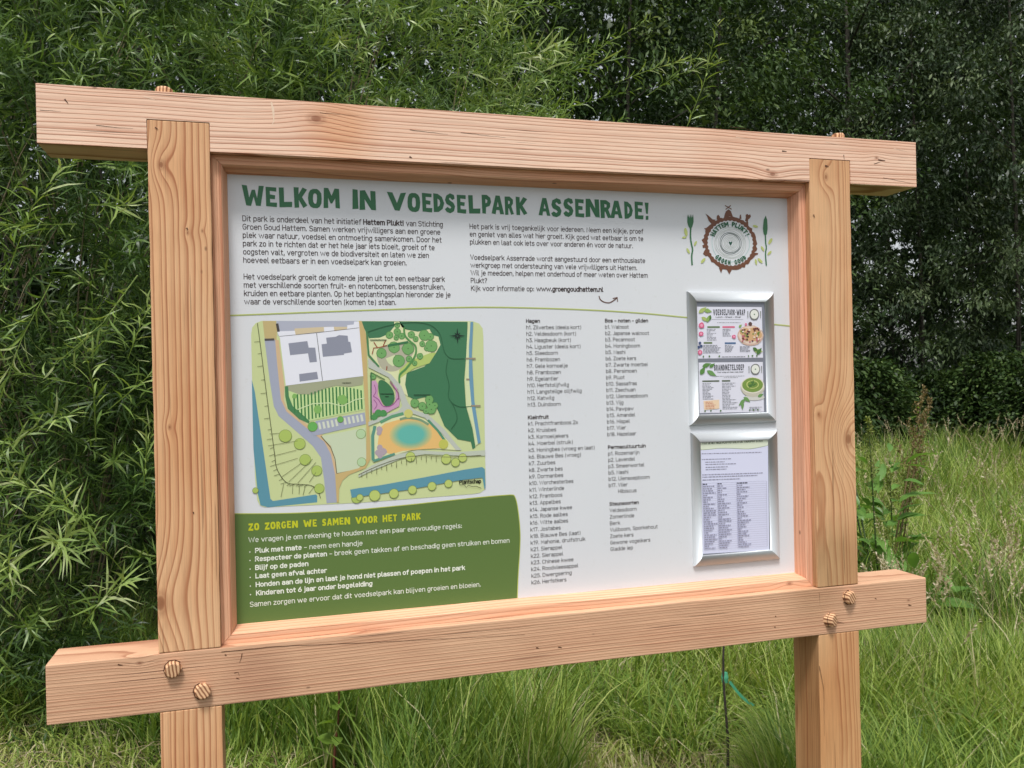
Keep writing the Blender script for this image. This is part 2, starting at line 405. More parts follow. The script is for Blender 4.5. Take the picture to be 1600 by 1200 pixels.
# dowels
def peg_mat():
    m, t, p, out = new_mat('dowel_end_grain'); g = G(t)
    tc = g.n('ShaderNodeTexCoord').outputs['Object']
    wv = g.n('ShaderNodeTexWave'); wv.inputs['Scale'].default_value = 46.0; wv.inputs['Distortion'].default_value = 2.2; wv.inputs['Detail'].default_value = 1.0
    t.links.new(tc, wv.inputs['Vector'])
    t.links.new(g.ramp(wv.outputs['Fac'], [(0.15, srgb(136, 90, 62)), (0.4, srgb(186, 138, 98)), (0.75, srgb(220, 178, 138))]), p.inputs['Base Color'])
    p.inputs['Roughness'].default_value = 0.7
    return m
pegm = peg_mat(); gapm = flat_mat('drilled_hole_shadow_gap', srgb(84, 52, 34), .9)
def peg(x, y, z, r, h, front=True, spin=0.0, tilt=(0, 0)):
    b = MB(); n = 10; prof = [(1.0, -0.03), (1.0, h * 0.72), (0.94, h * 0.9), (0.80, h), (0.0, h)]
    rnd = random.Random(int(x * 1000)); wob = [rnd.uniform(0.93, 1.05) for _ in range(n)]
    rings = []
    for (k, d) in prof[:-1]:
        i = len(b.v); rings.append(i)
        for j in range(n):
            a = 2 * math.pi * j / n
            b.v.append((r * k * wob[j] * math.cos(a), r * k * wob[j] * math.sin(a), d))
    for k in range(len(rings) - 1):
        for j in range(n): b.f.append((rings[k] + j, rings[k] + (j + 1) % n, rings[k + 1] + (j + 1) % n, rings[k + 1] + j)); b.m.append(0)
    b.f.append(tuple(rings[-1] + j for j in range(n))); b.m.append(0)
    i = len(b.v)                         # flat dark ring: contact shade in the drilled hole's gap, put in as colour
    for k_, d_ in ((1.0, 0.0004), (1.13, 0.0004)):
        for j in range(n): a = 2 * math.pi * j / n; b.v.append((r * k_ * wob[j] * math.cos(a), r * k_ * wob[j] * math.sin(a), d_))
    for j in range(n): b.f.append((i + j, i + n + j, i + n + (j + 1) % n, i + (j + 1) % n)); b.m.append(1)
    o = b.build('peg', [pegm, gapm])
    rot = Matrix.Rotation(R(90), 4, 'X') if front else Matrix.Identity(4)
    o.matrix_world = Matrix.Translation((x, y, z)) @ Matrix.Rotation(tilt[0], 4, 'Z') @ Matrix.Rotation(tilt[1], 4, 'X') @ rot @ Matrix.Rotation(spin, 4, 'Z')
    mw = o.matrix_world.copy()
    o.parent = sign; o.matrix_parent_inverse = Matrix.Translation((0, 0, -GZ)); o.matrix_basis = mw
for (px, py, r_, sp, tl) in ((270, 1044.5, 0.0165, 0.1, (0.1, 0.05)), (316, 1079.5, 0.0165, 0.5, (0.2, -0.1)), (1325.6, 933, 0.0165, 0.6, (0.3, 0)), (1297, 968.5, 0.0165, 0.9, (0.55, 0))):
    x, z = bd(px, py, 0.0); peg(x, 0.0, z, r_, 0.013, True, sp, tl)
for px in (258, 1300):
    x, z = bd(px, 150, 0.05); peg(x, 0.030, BTZ[1], 0.0165, 0.017, False)

# ------------------------------------------------------------------ the board and its print
white_board, t, p, out = new_mat('printed_white_panel'); g = G(t)
tc = g.n('ShaderNodeTexCoord').outputs['Object']; n1 = g.noise(tc, 3.0, 4.0, .6); n2 = g.noise(tc, 90.0, 3.0, .7)
t.links.new(g.mix(g.ramp(n2, [(.62, 0.0), (.8, .35)]), g.mix(n1, c4(srgb(209, 213, 219)), c4(srgb(219, 222, 226))), c4(srgb(196, 196, 192))), p.inputs['Base Color'])
p.inputs['Roughness'].default_value = .3; p.inputs['Specular IOR Level'].default_value = .4
board = MB(); board.box(VX[0] - 0.012, VX[1] + 0.012, BY, BY + 0.006, VZ[0] - 0.012, VZ[1] + 0.012)
board = sg(board.build('board', [white_board]))
board['label'] = 'white printed panel'

class Print:
    """flat print built from polygons, each a hair in front of the last"""
    def __init__(s, y, step=0.00012): s.b = MB(); s.mats = []; s.y0 = y; s.step = step; s.k = 0
    def mi(s, rgb):
        m = ink(rgb)
        if m not in s.mats: s.mats.append(m)
        return s.mats.index(m)
    def xz(s, loops, rgb, layer):
        s.k += 1; y = s.y0 - s.step * layer - s.k * 3e-6; m = s.mi(rgb)
        loops = [[Vector((x, z, 0)) for x, z in lp] for lp in loops]
        flat = [v for lp in loops for v in lp]
        i0 = len(s.b.v); s.b.v += [(v.x, y, v.y) for v in flat]
        for a, c, d in tessellate_polygon(loops):
            A_, B_, C_ = flat[a], flat[c], flat[d]
            sgn = (B_.x - A_.x) * (C_.y - A_.y) - (B_.y - A_.y) * (C_.x - A_.x)
            if abs(sgn) < 1e-12: continue
            s.b.f.append((i0 + a, i0 + c, i0 + d) if sgn > 0 else (i0 + a, i0 + d, i0 + c)); s.b.m.append(m)
    def px(s, pts, rgb, layer): s.xz([[bd(*p_, y=s.y0) for p_ in pts]], rgb, layer)
    def line_xz(s, pts, w, rgb, layer, closed=False, taper=False):
        pts = [np.array(p_, dtype=float) for p_ in pts]; n = len(pts); L_, R_ = [], []
        for i in range(n):
            if closed: d = pts[(i + 1) % n] - pts[i - 1]
            else: d = pts[min(i + 1, n - 1)] - pts[max(i - 1, 0)]
            l = math.hypot(*d) or 1e-9; nrm = np.array([-d[1], d[0]]) / l
            ww = w * (1 - 0.7 * i / (n - 1)) if taper else w
            L_.append(pts[i] + nrm * ww / 2); R_.append(pts[i] - nrm * ww / 2)
        s.k += 1; y = s.y0 - s.step * layer - s.k * 3e-6; m = s.mi(rgb); i0 = len(s.b.v)
        s.b.v += [(a[0], y, a[1]) for a in L_] + [(a[0], y, a[1]) for a in R_]
        for i in range(n if closed else n - 1):
            j = (i + 1) % n
            s.b.f.append((i0 + i, i0 + n + i, i0 + n + j, i0 + j)); s.b.m.append(m)
    def line(s, pts, w, rgb, layer, **k): s.line_xz([bd(*p_, y=s.y0) for p_ in pts], w, rgb, layer, **k)
    def disc(s, c, rx, rz, rgb, layer, n=14, wob=0.0, rot=0.0):
        rnd = random.Random(int(c[0] * 9973 + c[1] * 7919)); o = []
        for k in range(n):
            a = 2 * math.pi * k / n; q_ = 1 + rnd.uniform(-wob, wob)
            u, v = rx * q_ * math.cos(a), rz * q_ * math.sin(a)
            o.append((c[0] + u * math.cos(rot) - v * math.sin(rot), c[1] + u * math.sin(rot) + v * math.cos(rot)))
        s.xz([o], rgb, layer)
    def build(s, name, parent=board):
        o = s.b.build(name, s.mats)
        o.parent = parent            # the board's own space is the sign's drawing space
        return o

def spline(pts, n=8, closed=False):
    P_ = [np.array(p_, dtype=float) for p_ in pts]; N = len(P_); out = []
    rng = range(N if closed else N - 1)
    for i in rng:
        if closed: a, b_, c, d = P_[i - 1], P_[i], P_[(i + 1) % N], P_[(i + 2) % N]
        else: a, b_, c, d = P_[max(i - 1, 0)], P_[i], P_[i + 1], P_[min(i + 2, N - 1)]
        for k in range(n):
            t_ = k / n
            out.append(tuple(0.5 * (2 * b_ + (c - a) * t_ + (2 * a - 5 * b_ + 4 * c - d) * t_ ** 2 + (3 * b_ - a - 3 * c + d) * t_ ** 3)))
    if not closed: out.append(tuple(P_[-1]))
    return out

# --- hand-cut display lettering
def ell(cx, cy, rx, ry, n=14, pw=0.8):
    o = []
    for k in range(n):
        a = 2 * math.pi * k / n; c_, s_ = math.cos(a), math.sin(a)
        o.append((cx + rx * math.copysign(abs(c_) ** pw, c_), cy + ry * math.copysign(abs(s_) ** pw, s_)))
    return o
GL = {
 'W': (1.12, [[(0, 100), (23, 98), (34, 40), (44, 78), (58, 80), (68, 38), (76, 99), (100, 100), (84, 0), (62, 2), (52, 46), (40, 0), (20, 1)]]),
 'E': (0.58, [[(4, 100), (96, 98), (94, 78), (40, 80), (40, 62), (84, 60), (82, 40), (41, 42), (42, 22), (100, 22), (97, 0), (6, 3)]]),
 'L': (0.64, [[(0, 99), (36, 100), (38, 26), (100, 28), (97, 2), (5, 0)]]),
 'K': (0.66, [[(0, 100), (36, 99), (35, 66), (66, 100), (100, 90), (60, 52), (100, 12), (70, 0), (36, 38), (38, 1), (4, 0)]]),
 'O': (0.68, [ell(50, 50, 50, 51), ell(50, 50, 15, 27, 10)]),
 'M': (0.80, [[(4, 100), (30, 100), (50, 62), (70, 99), (98, 98), (100, 0), (74, 2), (72, 50), (54, 24), (44, 24), (28, 52), (28, 1), (0, 0)]]),
 'I': (0.26, [[(8, 100), (92, 98), (100, 2), (0, 0)]]),
 'N': (0.78, [[(2, 98), (34, 100), (68, 48), (66, 98), (98, 97), (100, 0), (70, 2), (32, 56), (34, 2), (0, 0)]]),
 'V': (0.86, [[(0, 100), (30, 98), (52, 42), (72, 96), (100, 99), (64, 0), (40, 1)]]),
 'D': (0.58, [[(0, 100), (40, 98), (78, 82), (100, 50), (84, 18), (46, 2), (3, 0)], [(38, 72), (38, 28), (54, 34), (62, 50), (54, 66)]]),
 'S': (0.55, [[(96, 74), (88, 94), (52, 101), (14, 90), (2, 66), (16, 46), (50, 36), (60, 29), (50, 21), (24, 30), (0, 18), (14, 4), (50, -1), (86, 10), (98, 34), (82, 54), (50, 64), (40, 72), (50, 80), (72, 68)]]),
 'P': (0.50, [[(0, 99), (56, 100), (94, 86), (100, 62), (84, 42), (44, 34), (42, 0), (4, 2)], [(40, 78), (40, 56), (58, 60), (60, 72)]]),
 'A': (0.66, [[(34, 100), (68, 99), (100, 0), (70, 1), (64, 22), (38, 22), (32, 0), (0, 2)], [(51, 66), (43, 40), (60, 40)]]),
 'R': (0.54, [[(0, 99), (56, 100), (92, 84), (92, 62), (74, 46), (100, 4), (68, 0), (46, 34), (40, 34), (40, 0), (4, 0)], [(39, 78), (39, 58), (56, 60), (58, 74)]]),
 '!': (0.24, [[(10, 100), (95, 98), (74, 34), (34, 34)], [(28, 22), (82, 22), (80, 0), (26, 0)]]),
 'Z': (0.62, [[(4, 98), (96, 100), (98, 80), (46, 26), (100, 28), (98, 0), (0, 2), (4, 22), (52, 74), (2, 74)]]),
 'G': (0.62, [[(94, 82), (70, 100), (30, 98), (2, 70), (0, 30), (26, 2), (70, 0), (98, 18), (100, 54), (54, 54), (54, 38), (68, 36), (64, 24), (46, 22), (34, 34), (34, 66), (48, 78), (66, 76), (78, 64)]]),
 'H': (0.66, [[(0, 100), (32, 98), (32, 62), (68, 62), (68, 99), (100, 100), (98, 0), (68, 2), (68, 40), (34, 38), (34, 0), (2, 0)]]),
 'T': (0.56, [[(0, 100), (100, 98), (98, 76), (66, 76), (68, 0), (34, 2), (34, 76), (2, 78)]]),
 'U': (0.62, [[(0, 99), (32, 100), (34, 34), (50, 24), (66, 34), (68, 99), (100, 98), (98, 26), (76, 2), (26, 0), (2, 24)]]),
 'B': (0.58, [[(0, 100), (60, 99), (92, 82), (80, 54), (98, 30), (76, 4), (4, 0)], [(36, 80), (36, 62), (58, 66), (58, 78)], [(36, 40), (36, 20), (60, 24), (60, 36)]]),
 '-': (0.36, [[(8, 58), (92, 60), (90, 42), (10, 42)]]),
}
def glyph(P_, ch, x0, x1, z, h, rgb, layer, rnd=None, xf=None):
    loops = []
    for lp in GL[ch][1]:
        o = []
        for (a, c) in lp:
            j = (rnd.uniform(-1.2, 1.2), rnd.uniform(-1.2, 1.2)) if rnd else (0, 0)
            q_ = (x0 + (x1 - x0) * (a + j[0]) / 100, z + h * (c + j[1]) / 100)
            o.append(xf(*q_) if xf else q_)
        loops.append(o)
    if ch == '!':
        for lp in loops: P_.xz([lp], rgb, layer)
    else: P_.xz(loops, rgb, layer)
def display(P_, text, x0, x1, z, h, rgb, layer, gap=0.09, space=0.42, seed=1):
    ws = [GL[c][0] if c != ' ' else space for c in text]
    tot = sum(ws) + gap * (len(text) - 1); k = (x1 - x0) / tot; x = x0; rnd = random.Random(seed)
    for c, w in zip(text, ws):
        if c != ' ': glyph(P_, c, x, x + w * k, z + rnd.uniform(-0.02, 0.02) * h, h * rnd.uniform(0.97, 1.04), rgb, layer, rnd)
        x += (w + gap) * k

# --- running text: a monoline industrial letter drawn as strokes (cap height 7, x-height 5 units)
def ac(cx, cy, rx, ry, a0, a1, n=7, pw=0.86):
    o = []
    for k in range(n + 1):
        t_ = R(a0 + (a1 - a0) * k / n); c_, s_ = math.cos(t_), math.sin(t_)
        o.append((cx + rx * math.copysign(abs(c_) ** pw, c_), cy + ry * math.copysign(abs(s_) ** pw, s_)))
    return o
_o = ac(1.6, 2.5, 1.6, 2.5, 0, 360, 14); _O = ac(1.9, 3.5, 1.9, 3.5, 0, 360, 16)
ST = {
 'a': (3.0, [ac(1.5, 3.4, 1.5, 1.6, 150, 0) + [(3, 0)], [(3, 2.7), (1.4, 2.7)] + ac(1.4, 1.35, 1.4, 1.35, 100, 270) + [(2.2, 0), (3, .9)]]),
 'b': (3.2, [[(0, 7), (0, 0)], _o]), 'c': (2.9, [ac(1.6, 2.5, 1.6, 2.5, 42, 318, 12)]), 'd': (3.2, [[(3.2, 7), (3.2, 0)], _o]),
 'e': (3.2, [[(.1, 2.6), (3.2, 2.6)] + ac(1.6, 2.5, 1.6, 2.5, 4, 312, 14)]), 'f': (2.1, [ac(2.2, 5.6, 1.4, 1.4, 90, 180) + [(.8, 0)], [(0, 4.9), (2.1, 4.9)]]),
 'g': (3.2, [_o, [(3.2, 5), (3.2, -.6)] + ac(1.6, -.5, 1.6, 1.5, 0, -140)]), 'h': (3.1, [[(0, 7), (0, 0)], ac(1.55, 3.4, 1.55, 1.6, 180, 0) + [(3.1, 0)]]),
 'i': (.2, [[(.1, 5), (.1, 0)], [(.1, 7.15), (.1, 6.9)]]), 'j': (.9, [[(.7, 5), (.7, -.9)] + ac(-.2, -1, .9, 1, 0, -90, 4), [(.7, 7.15), (.7, 6.9)]]),
 'k': (3.0, [[(0, 7), (0, 0)], [(2.9, 5), (.1, 2.1)], [(1.1, 3), (3.1, 0)]]), 'l': (1.0, [[(.1, 7), (.1, 1.1)] + ac(1.1, 1.1, 1, 1.1, 180, 270, 4)]),
 'm': (5.2, [[(0, 5), (0, 0)], ac(1.3, 3.6, 1.3, 1.4, 180, 0) + [(2.6, 0)], ac(3.9, 3.6, 1.3, 1.4, 180, 0) + [(5.2, 0)]]),
 'n': (3.1, [[(0, 5), (0, 0)], ac(1.55, 3.4, 1.55, 1.6, 180, 0) + [(3.1, 0)]]), 'o': (3.2, [_o]), 'p': (3.2, [[(0, 5), (0, -2)], _o]), 'q': (3.2, [[(3.2, 5), (3.2, -2)], _o]),
 'r': (2.0, [[(0, 5), (0, 0)], ac(1.5, 3.4, 1.5, 1.6, 180, 62, 5)]),
 's': (2.8, [[(2.7, 4.4)] + ac(1.4, 3.75, 1.35, 1.25, 60, 270, 8) + ac(1.4, 1.25, 1.4, 1.25, 90, -120, 8) + [(0, .6)]]),
 't': (2.1, [[(.8, 6.6), (.8, 1.1)] + ac(1.9, 1.1, 1.1, 1.1, 180, 270, 4), [(0, 4.9), (2.1, 4.9)]]), 'u': (3.1, [[(0, 5)] + ac(1.55, 1.6, 1.55, 1.6, 180, 360), [(3.1, 5), (3.1, 0)]]),
 'v': (3.5, [[(0, 5), (1.75, 0), (3.5, 5)]]), 'w': (5.8, [[(0, 5), (1.45, 0), (2.9, 4.6), (4.35, 0), (5.8, 5)]]), 'x': (3.0, [[(0, 5), (3, 0)], [(0, 0), (3, 5)]]),
 'y': (3.2, [[(0, 5), (1.6, .2)], [(3.2, 5), (1.1, -1.4), (.3, -2)]]), 'z': (2.8, [[(.1, 5), (2.8, 5), (0, 0), (2.9, 0)]]),
 '\u00e9': (3.2, [[(.1, 2.6), (3.2, 2.6)] + ac(1.6, 2.5, 1.6, 2.5, 4, 312, 14), [(1.4, 5.9), (2.3, 7.2)]]),
 'A': (4.0, [[(0, 0), (2, 7), (4, 0)], [(.7, 2.2), (3.3, 2.2)]]), 'B': (3.6, [[(0, 7), (0, 0)], [(0, 7), (1.9, 7)] + ac(1.9, 5.35, 1.5, 1.65, 90, -90) + [(0, 3.7)], ac(1.9, 1.85, 1.7, 1.85, 90, -90) + [(0, 0)]]),
 'C': (3.6, [ac(1.9, 3.5, 1.9, 3.5, 40, 320, 13)]), 'D': (3.8, [[(0, 7), (0, 0), (1.8, 0)] + ac(1.8, 3.5, 2, 3.5, -90, 90, 9) + [(0, 7)]]), 'E': (3.2, [[(3.2, 7), (0, 7), (0, 0), (3.2, 0)], [(0, 3.7), (2.8, 3.7)]]),
 'F': (3.0, [[(3.1, 7), (0, 7), (0, 0)], [(0, 3.6), (2.7, 3.6)]]), 'G': (3.8, [ac(1.9, 3.5, 1.9, 3.5, 45, 350, 13) + [(3.8, 3.3), (2.1, 3.3)]]), 'H': (3.8, [[(0, 7), (0, 0)], [(3.8, 7), (3.8, 0)], [(0, 3.6), (3.8, 3.6)]]),
 'I': (.2, [[(.1, 7), (.1, 0)]]), 'J': (2.4, [[(2.4, 7)] + ac(1.1, 1.3, 1.3, 1.3, 0, -150)]), 'K': (3.6, [[(0, 7), (0, 0)], [(3.5, 7), (.1, 2.7)], [(1.3, 4), (3.7, 0)]]), 'L': (3.1, [[(0, 7), (0, 0), (3.1, 0)]]),
 'M': (4.6, [[(0, 0), (0, 7), (2.3, 2.4), (4.6, 7), (4.6, 0)]]), 'N': (3.8, [[(0, 0), (0, 7), (3.8, 0), (3.8, 7)]]), 'O': (3.8, [_O]), 'P': (3.6, [[(0, 0), (0, 7), (1.8, 7)] + ac(1.8, 5.1, 1.8, 1.9, 90, -90) + [(0, 3.2)]]),
 'R': (3.7, [[(0, 0), (0, 7), (1.8, 7)] + ac(1.8, 5.2, 1.7, 1.8, 90, -90) + [(0, 3.4)], [(1.9, 3.4), (3.7, 0)]]), 'S': (3.6, [[(3.4, 6.1)] + ac(1.8, 5.3, 1.7, 1.7, 50, 270, 8) + ac(1.8, 1.8, 1.8, 1.8, 90, -125, 8) + [(0, .9)]]),
 'T': (3.8, [[(0, 7), (3.8, 7)], [(1.9, 7), (1.9, 0)]]), 'U': (3.8, [[(0, 7)] + ac(1.9, 1.9, 1.9, 1.9, 180, 360) + [(3.8, 7)]]), 'V': (4.0, [[(0, 7), (2, 0), (4, 7)]]), 'W': (6.6, [[(0, 7), (1.6, 0), (3.3, 6.4), (5.0, 0), (6.6, 7)]]),
 'Z': (3.5, [[(.1, 7), (3.5, 7), (0, 0), (3.6, 0)]]),
 '0': (3.6, [ac(1.8, 3.5, 1.8, 3.5, 0, 360, 16)]), '1': (1.8, [[(0, 5.4), (1.5, 7), (1.5, 0)]]), '2': (3.4, [ac(1.7, 5.3, 1.7, 1.7, 170, -20) + [(0, 0), (3.5, 0)]]),
 '3': (3.4, [[(.2, 7), (3.2, 7), (1.5, 4.2)] + ac(1.6, 2.1, 1.8, 2.1, 85, -150, 9)]), '4': (3.6, [[(2.2, 7), (0, 1.7), (3.7, 1.7)], [(2.8, 3.4), (2.8, 0)]]), '5': (3.4, [[(3.1, 7), (.4, 7), (.2, 3.6)] + ac(1.6, 2.3, 1.8, 2.3, 125, -150, 10)]),
 '6': (3.5, [ac(1.75, 2.1, 1.75, 2.1, 0, 360, 14), [(.2, 3), (2.4, 7)]]), '7': (3.4, [[(0, 6), (0, 7), (3.4, 7), (1.2, 0)]]), '8': (3.5, [ac(1.75, 5.3, 1.5, 1.7, 0, 360, 12), ac(1.75, 1.8, 1.75, 1.8, 0, 360, 12)]), '9': (3.5, [ac(1.75, 4.9, 1.75, 2.1, 0, 360, 14), [(3.3, 4), (1.1, 0)]]),
 '.': (.4, [[(.2, .8), (.2, 0)]]), ',': (.5, [[(.4, .8), (0, -1)]]), ':': (.4, [[(.2, .9), (.2, 0)], [(.2, 4.4), (.2, 3.5)]]), '!': (.4, [[(.2, 7), (.2, 2.2)], [(.2, .9), (.2, 0)]]),
 '?': (2.8, [ac(1.4, 5.5, 1.4, 1.5, 170, -50) + [(1.3, 3), (1.3, 2.1)], [(1.3, .9), (1.3, 0)]]), '-': (2.0, [[(0, 2.8), (2, 2.8)]]), '\u2013': (2.6, [[(0, 2.8), (2.6, 2.8)]]),
 '(': (1.3, [ac(1.9, 2.9, 1.7, 4.6, 125, 235, 6)]), ')': (1.3, [ac(-.5, 2.9, 1.7, 4.6, 55, -55, 6)]),
}
def text_line(P_, txt, x0, x1, z, size, rgb, layer, bold=False, thin=0.0):
    """size is the height of a capital"""
    w = 1.25 if bold else 0.80; gap = 1.55 if bold else 1.45; sp = 2.3
    xs = []; x = w / 2
    for ch in txt:
        if ch == ' ': xs.append(x); x += sp; continue
        xs.append(x); x += ST[ch][0] + gap
    tot = x - gap + w / 2
    sz = size * 1.03 / 7.0; sx = (x1 - x0) / tot if x1 is not None else sz
    m = P_.mi(rgb); y = P_.y0 - P_.step * layer; b = P_.b
    for ch, xc in zip(txt, xs):
        if ch == ' ': continue
        for j, st in enumerate(ST[ch][1]):
            st = [q_ for i_, q_ in enumerate(st) if i_ == 0 or abs(q_[0] - st[i_ - 1][0]) + abs(q_[1] - st[i_ - 1][1]) > .05]
            n = len(st); closed = n > 8 and abs(st[0][0] - st[-1][0]) < .01 and abs(st[0][1] - st[-1][1]) < .01
            if closed: st = st[:-1]; n -= 1
            pts = [((xc + px_) * sx, (w / 2 + py_ * (7 - w) / 7) * sz) for px_, py_ in st]; L_, R_ = [], []; hw = w * sz / 2
            for i in range(n):
                p0 = pts[i - 1] if (i > 0 or closed) else None; p1 = pts[(i + 1) % n] if (i < n - 1 or closed) else None; p = pts[i]
                d1 = (p[0] - p0[0], p[1] - p0[1]) if p0 else None; d2 = (p1[0] - p[0], p1[1] - p[1]) if p1 else None
                if d1 is None: d1 = d2
                if d2 is None: d2 = d1
                l1 = math.hypot(*d1) or 1e-9; l2 = math.hypot(*d2) or 1e-9
                n1 = (-d1[1] / l1, d1[0] / l1); n2 = (-d2[1] / l2, d2[0] / l2); bx, bz = n1[0] + n2[0], n1[1] + n2[1]; q_ = bx * bx + bz * bz
                k = 2 / q_ if q_ > .5 else 2.2; bx, bz = bx * k * hw, bz * k * hw
                e = 0.0
                if not closed and i in (0, n - 1): e = hw * (-1 if i == 0 else 1)
                ex, ez = (d1[0] / l1 * e, d1[1] / l1 * e)
                L_.append((x0 + p[0] + bx + ex, y - j * 4e-6, z + p[1] + bz + ez)); R_.append((x0 + p[0] - bx + ex, y - j * 4e-6, z + p[1] - bz + ez))
            i0 = len(b.v); b.v += L_ + R_
            for i in range(n if closed else n - 1):
                k2 = (i + 1) % n; b.f.append((i0 + i, i0 + n + i, i0 + n + k2, i0 + k2)); b.m.append(m)
INK = (62, 48, 48); INKB = (60, 47, 47); INKL = (74, 72, 74)
def block(P_, rows, xl0, y0, xl1, y1, n, size, rgb=INK, layer=1, rgb_b=None):
    """rows: {row index: [(text, bold, left px or None, right px)]}; first and last baselines given in photo pixels"""
    X0, Z0 = bd(xl0, y0); X1, Z1 = bd(xl1, y1)
    X = (X0 + X1) / 2
    for i, segs in rows.items():
        z = Z0 + (Z1 - Z0) * i / (n - 1)
        for (txt, bold, l, r_) in segs:
            a = X if l is None else x_at(l, z)
            text_line(P_, txt, a, x_at(r_, z), z, size, (rgb_b or rgb) if bold else rgb, layer, bold)

P_t = Print(BY - 0.0004)
tz = bd(385, 321.3)[1]; th = bd(385, 289.8)[1] - tz
boxes = [('W', 378, 413.2), ('E', 414.6, 433.2), ('L', 436, 457), ('K', 459.5, 480.5), ('O', 481.7, 503.2), ('M', 505.7, 531),
         ('I', 550.7, 560), ('N', 562, 587.5), ('V', 605, 635), ('O', 636.7, 657), ('E', 659.2, 675.5), ('D', 677.5, 694.5), ('S', 695.3, 711.5),
         ('E', 713.7, 728.7), ('L', 732, 751), ('P', 753, 767.5), ('A', 768, 787.5), ('R', 788.7, 803), ('K', 806, 824),
         ('A', 841.7, 860), ('S', 861.3, 878), ('S', 880.3, 896.3), ('E', 898.2, 913), ('N', 915, 936.8), ('R', 938.2, 955), ('A', 953.5, 972.5),
         ('D', 975.5, 989), ('E', 991.2, 1005.5), ('!', 1007, 1014.3)]
rr = random.Random(5)
for wi, (ch, a, c) in enumerate(boxes):
    if wi in (6, 8, 19): P_t.build('title_word'); P_t = Print(BY - 0.0004)
    glyph(P_t, ch, x_at(a, tz), x_at(c, tz), tz + rr.uniform(-0.03, 0.02) * th, th * rr.uniform(0.97, 1.03), (52, 110, 74), 1, rr)
P_t.build('title_word')

P_b = Print(BY - 0.0004)
sz1 = bd(380, 336.7)[1] - bd(380, 345.5)[1]
block(P_b, {0: [('Dit park is onderdeel van het initiatief', False, None, 564.5), ('Hattem Plukt!', True, 567.5, 630.8), ('van Stichting', False, 634.5, 692)],
            1: [('Groen Goud Hattem. Samen werken vrijwilligers aan een groene', False, None, 688)],
            2: [('plek waar natuur, voedsel en ontmoeting samenkomen. Door het', False, None, 690)],
            3: [('park zo in te richten dat er het hele jaar iets bloeit, groeit of te', False, None, 679)],
            4: [('oogsten valt, vergroten we de biodiversiteit en laten we zien', False, None, 670)],
            5: [('hoeveel eetbaars er in een voedselpark kan groeien.', False, None, 635.5)],
            7: [('Het voedselpark groeit de komende jaren uit tot een eetbaar park', False, None, 695)],
            8: [('met verschillende soorten fruit- en notenbomen, bessenstruiken,', False, None, 695)],
            9: [('kruiden en eetbare planten. Op het beplantingsplan hieronder zie je', False, None, 704)],
            10: [('waar de verschillende soorten (komen te) staan.', False, None, 619)]}, 378.8, 345.5, 381.5, 475.5, 11, sz1, rgb_b=INKB)
sz2 = bd(735, 349.6)[1] - bd(735, 357.5)[1]
block(P_b, {0: [('Het park is vrij toegankelijk voor iedereen. Neem een kijkje, proef', False, None, 1005)],
            1: [('en geniet van alles wat hier groeit. Kijk goed wat eetbaar is om te', False, None, 1005)],
            2: [('plukken en laat ook iets over voor anderen \u00e9n voor de natuur.', False, None, 989)],
            4: [('Voedselpark Assenrade wordt aangestuurd door een enthousiaste', False, None, 1008)],
            5: [('werkgroep met ondersteuning van vele vrijwilligers uit Hattem.', False, None, 995.5)],
            6: [('Wil je meedoen, helpen met onderhoud of meer weten over Hattem', False, None, 1012)],
            7: [('Plukt?', False, None, 761)],
            8: [('Kijk voor informatie op:', False, None, 834.5), ('www.groengoudhattem.nl', True, 838, 942.5)]}, 733.8, 357.5, 735.8, 454.3, 9, sz2, rgb_b=INKB)
P_b.build('intro_lettering')

P_l = Print(BY - 0.0004)
sz3 = bd(830, 508.5)[1] - bd(830, 514.5)[1]
block(P_l, {i: [(s_, i == 0, None, r_)] for i, (s_, r_) in enumerate([('Hagen', 843.7), ('h1. Zilverbes (deels kort)', 908), ('h2. Veldesdoorn (kort)', 900), ('h3. Haagbeuk (kort)', 892), ('h4. Liguster (deels kort)', 907),
    ('h5. Sleedoorn', 871.7), ('h6. Frambozen', 875), ('h7. Gele kornoelje', 887), ('h8. Frambozen', 876), ('h9. Egelantier', 872), ('h10. Herfstolijfwilg', 889),
    ('h11. Langstelige olijfwilg', 908.8), ('h12. Katwilg', 866), ('h13. Duindoorn', 876)])}, 821.9, 504.5, 824.5, 635.6, 14, sz3, INKL, rgb_b=(60, 50, 50))
block(P_l, {0: [('Kleinfruit', True, None, 857.4)]}, 824.8, 655.4, 824.8, 665, 2, sz3, INKL, rgb_b=(60, 50, 50))
block(P_l, {i: [(s_, False, None, r_)] for i, (s_, r_) in enumerate([('k1. Prachtframboos 2x', 903), ('k2. Kruisbes', 869), ('k3. Kornoeljekers', 888), ('k4. Moerbei (struik)', 895), ('k5. Honingbes (vroeg en laat)', 929),
    ('k6. Blauwe Bes (vroeg)', 907.7), ('k7. Zuurbes', 867.6), ('k8. Zwarte bes', 879), ('k9. Dormanbes', 880), ('k10. Worchesterbes', 895.8), ('k11. Winterlinde', 881.4), ('k12. Framboos', 878.6),
    ('k13. Appelbes', 876), ('k14. Japanse kwee', 893.9), ('k15. Rode aalbes', 887), ('k16. Witte aalbes', 887.6), ('k17. Jostabes', 876), ('k18. Blauwe Bes (laat)', 907), ('k19. Mahonie, druifstruik', 914.6),
    ('k21. Sierappel', 878.6), ('k22. Sierappel', 880), ('k23. Chinese kwee', 896), ('k24. Roodvleesappel', 903.5), ('k25. Dwergsering', 893.3), ('k26. Herfstkers', 885)])}, 825, 665.3, 830.5, 913.2, 25, sz3, INKL)
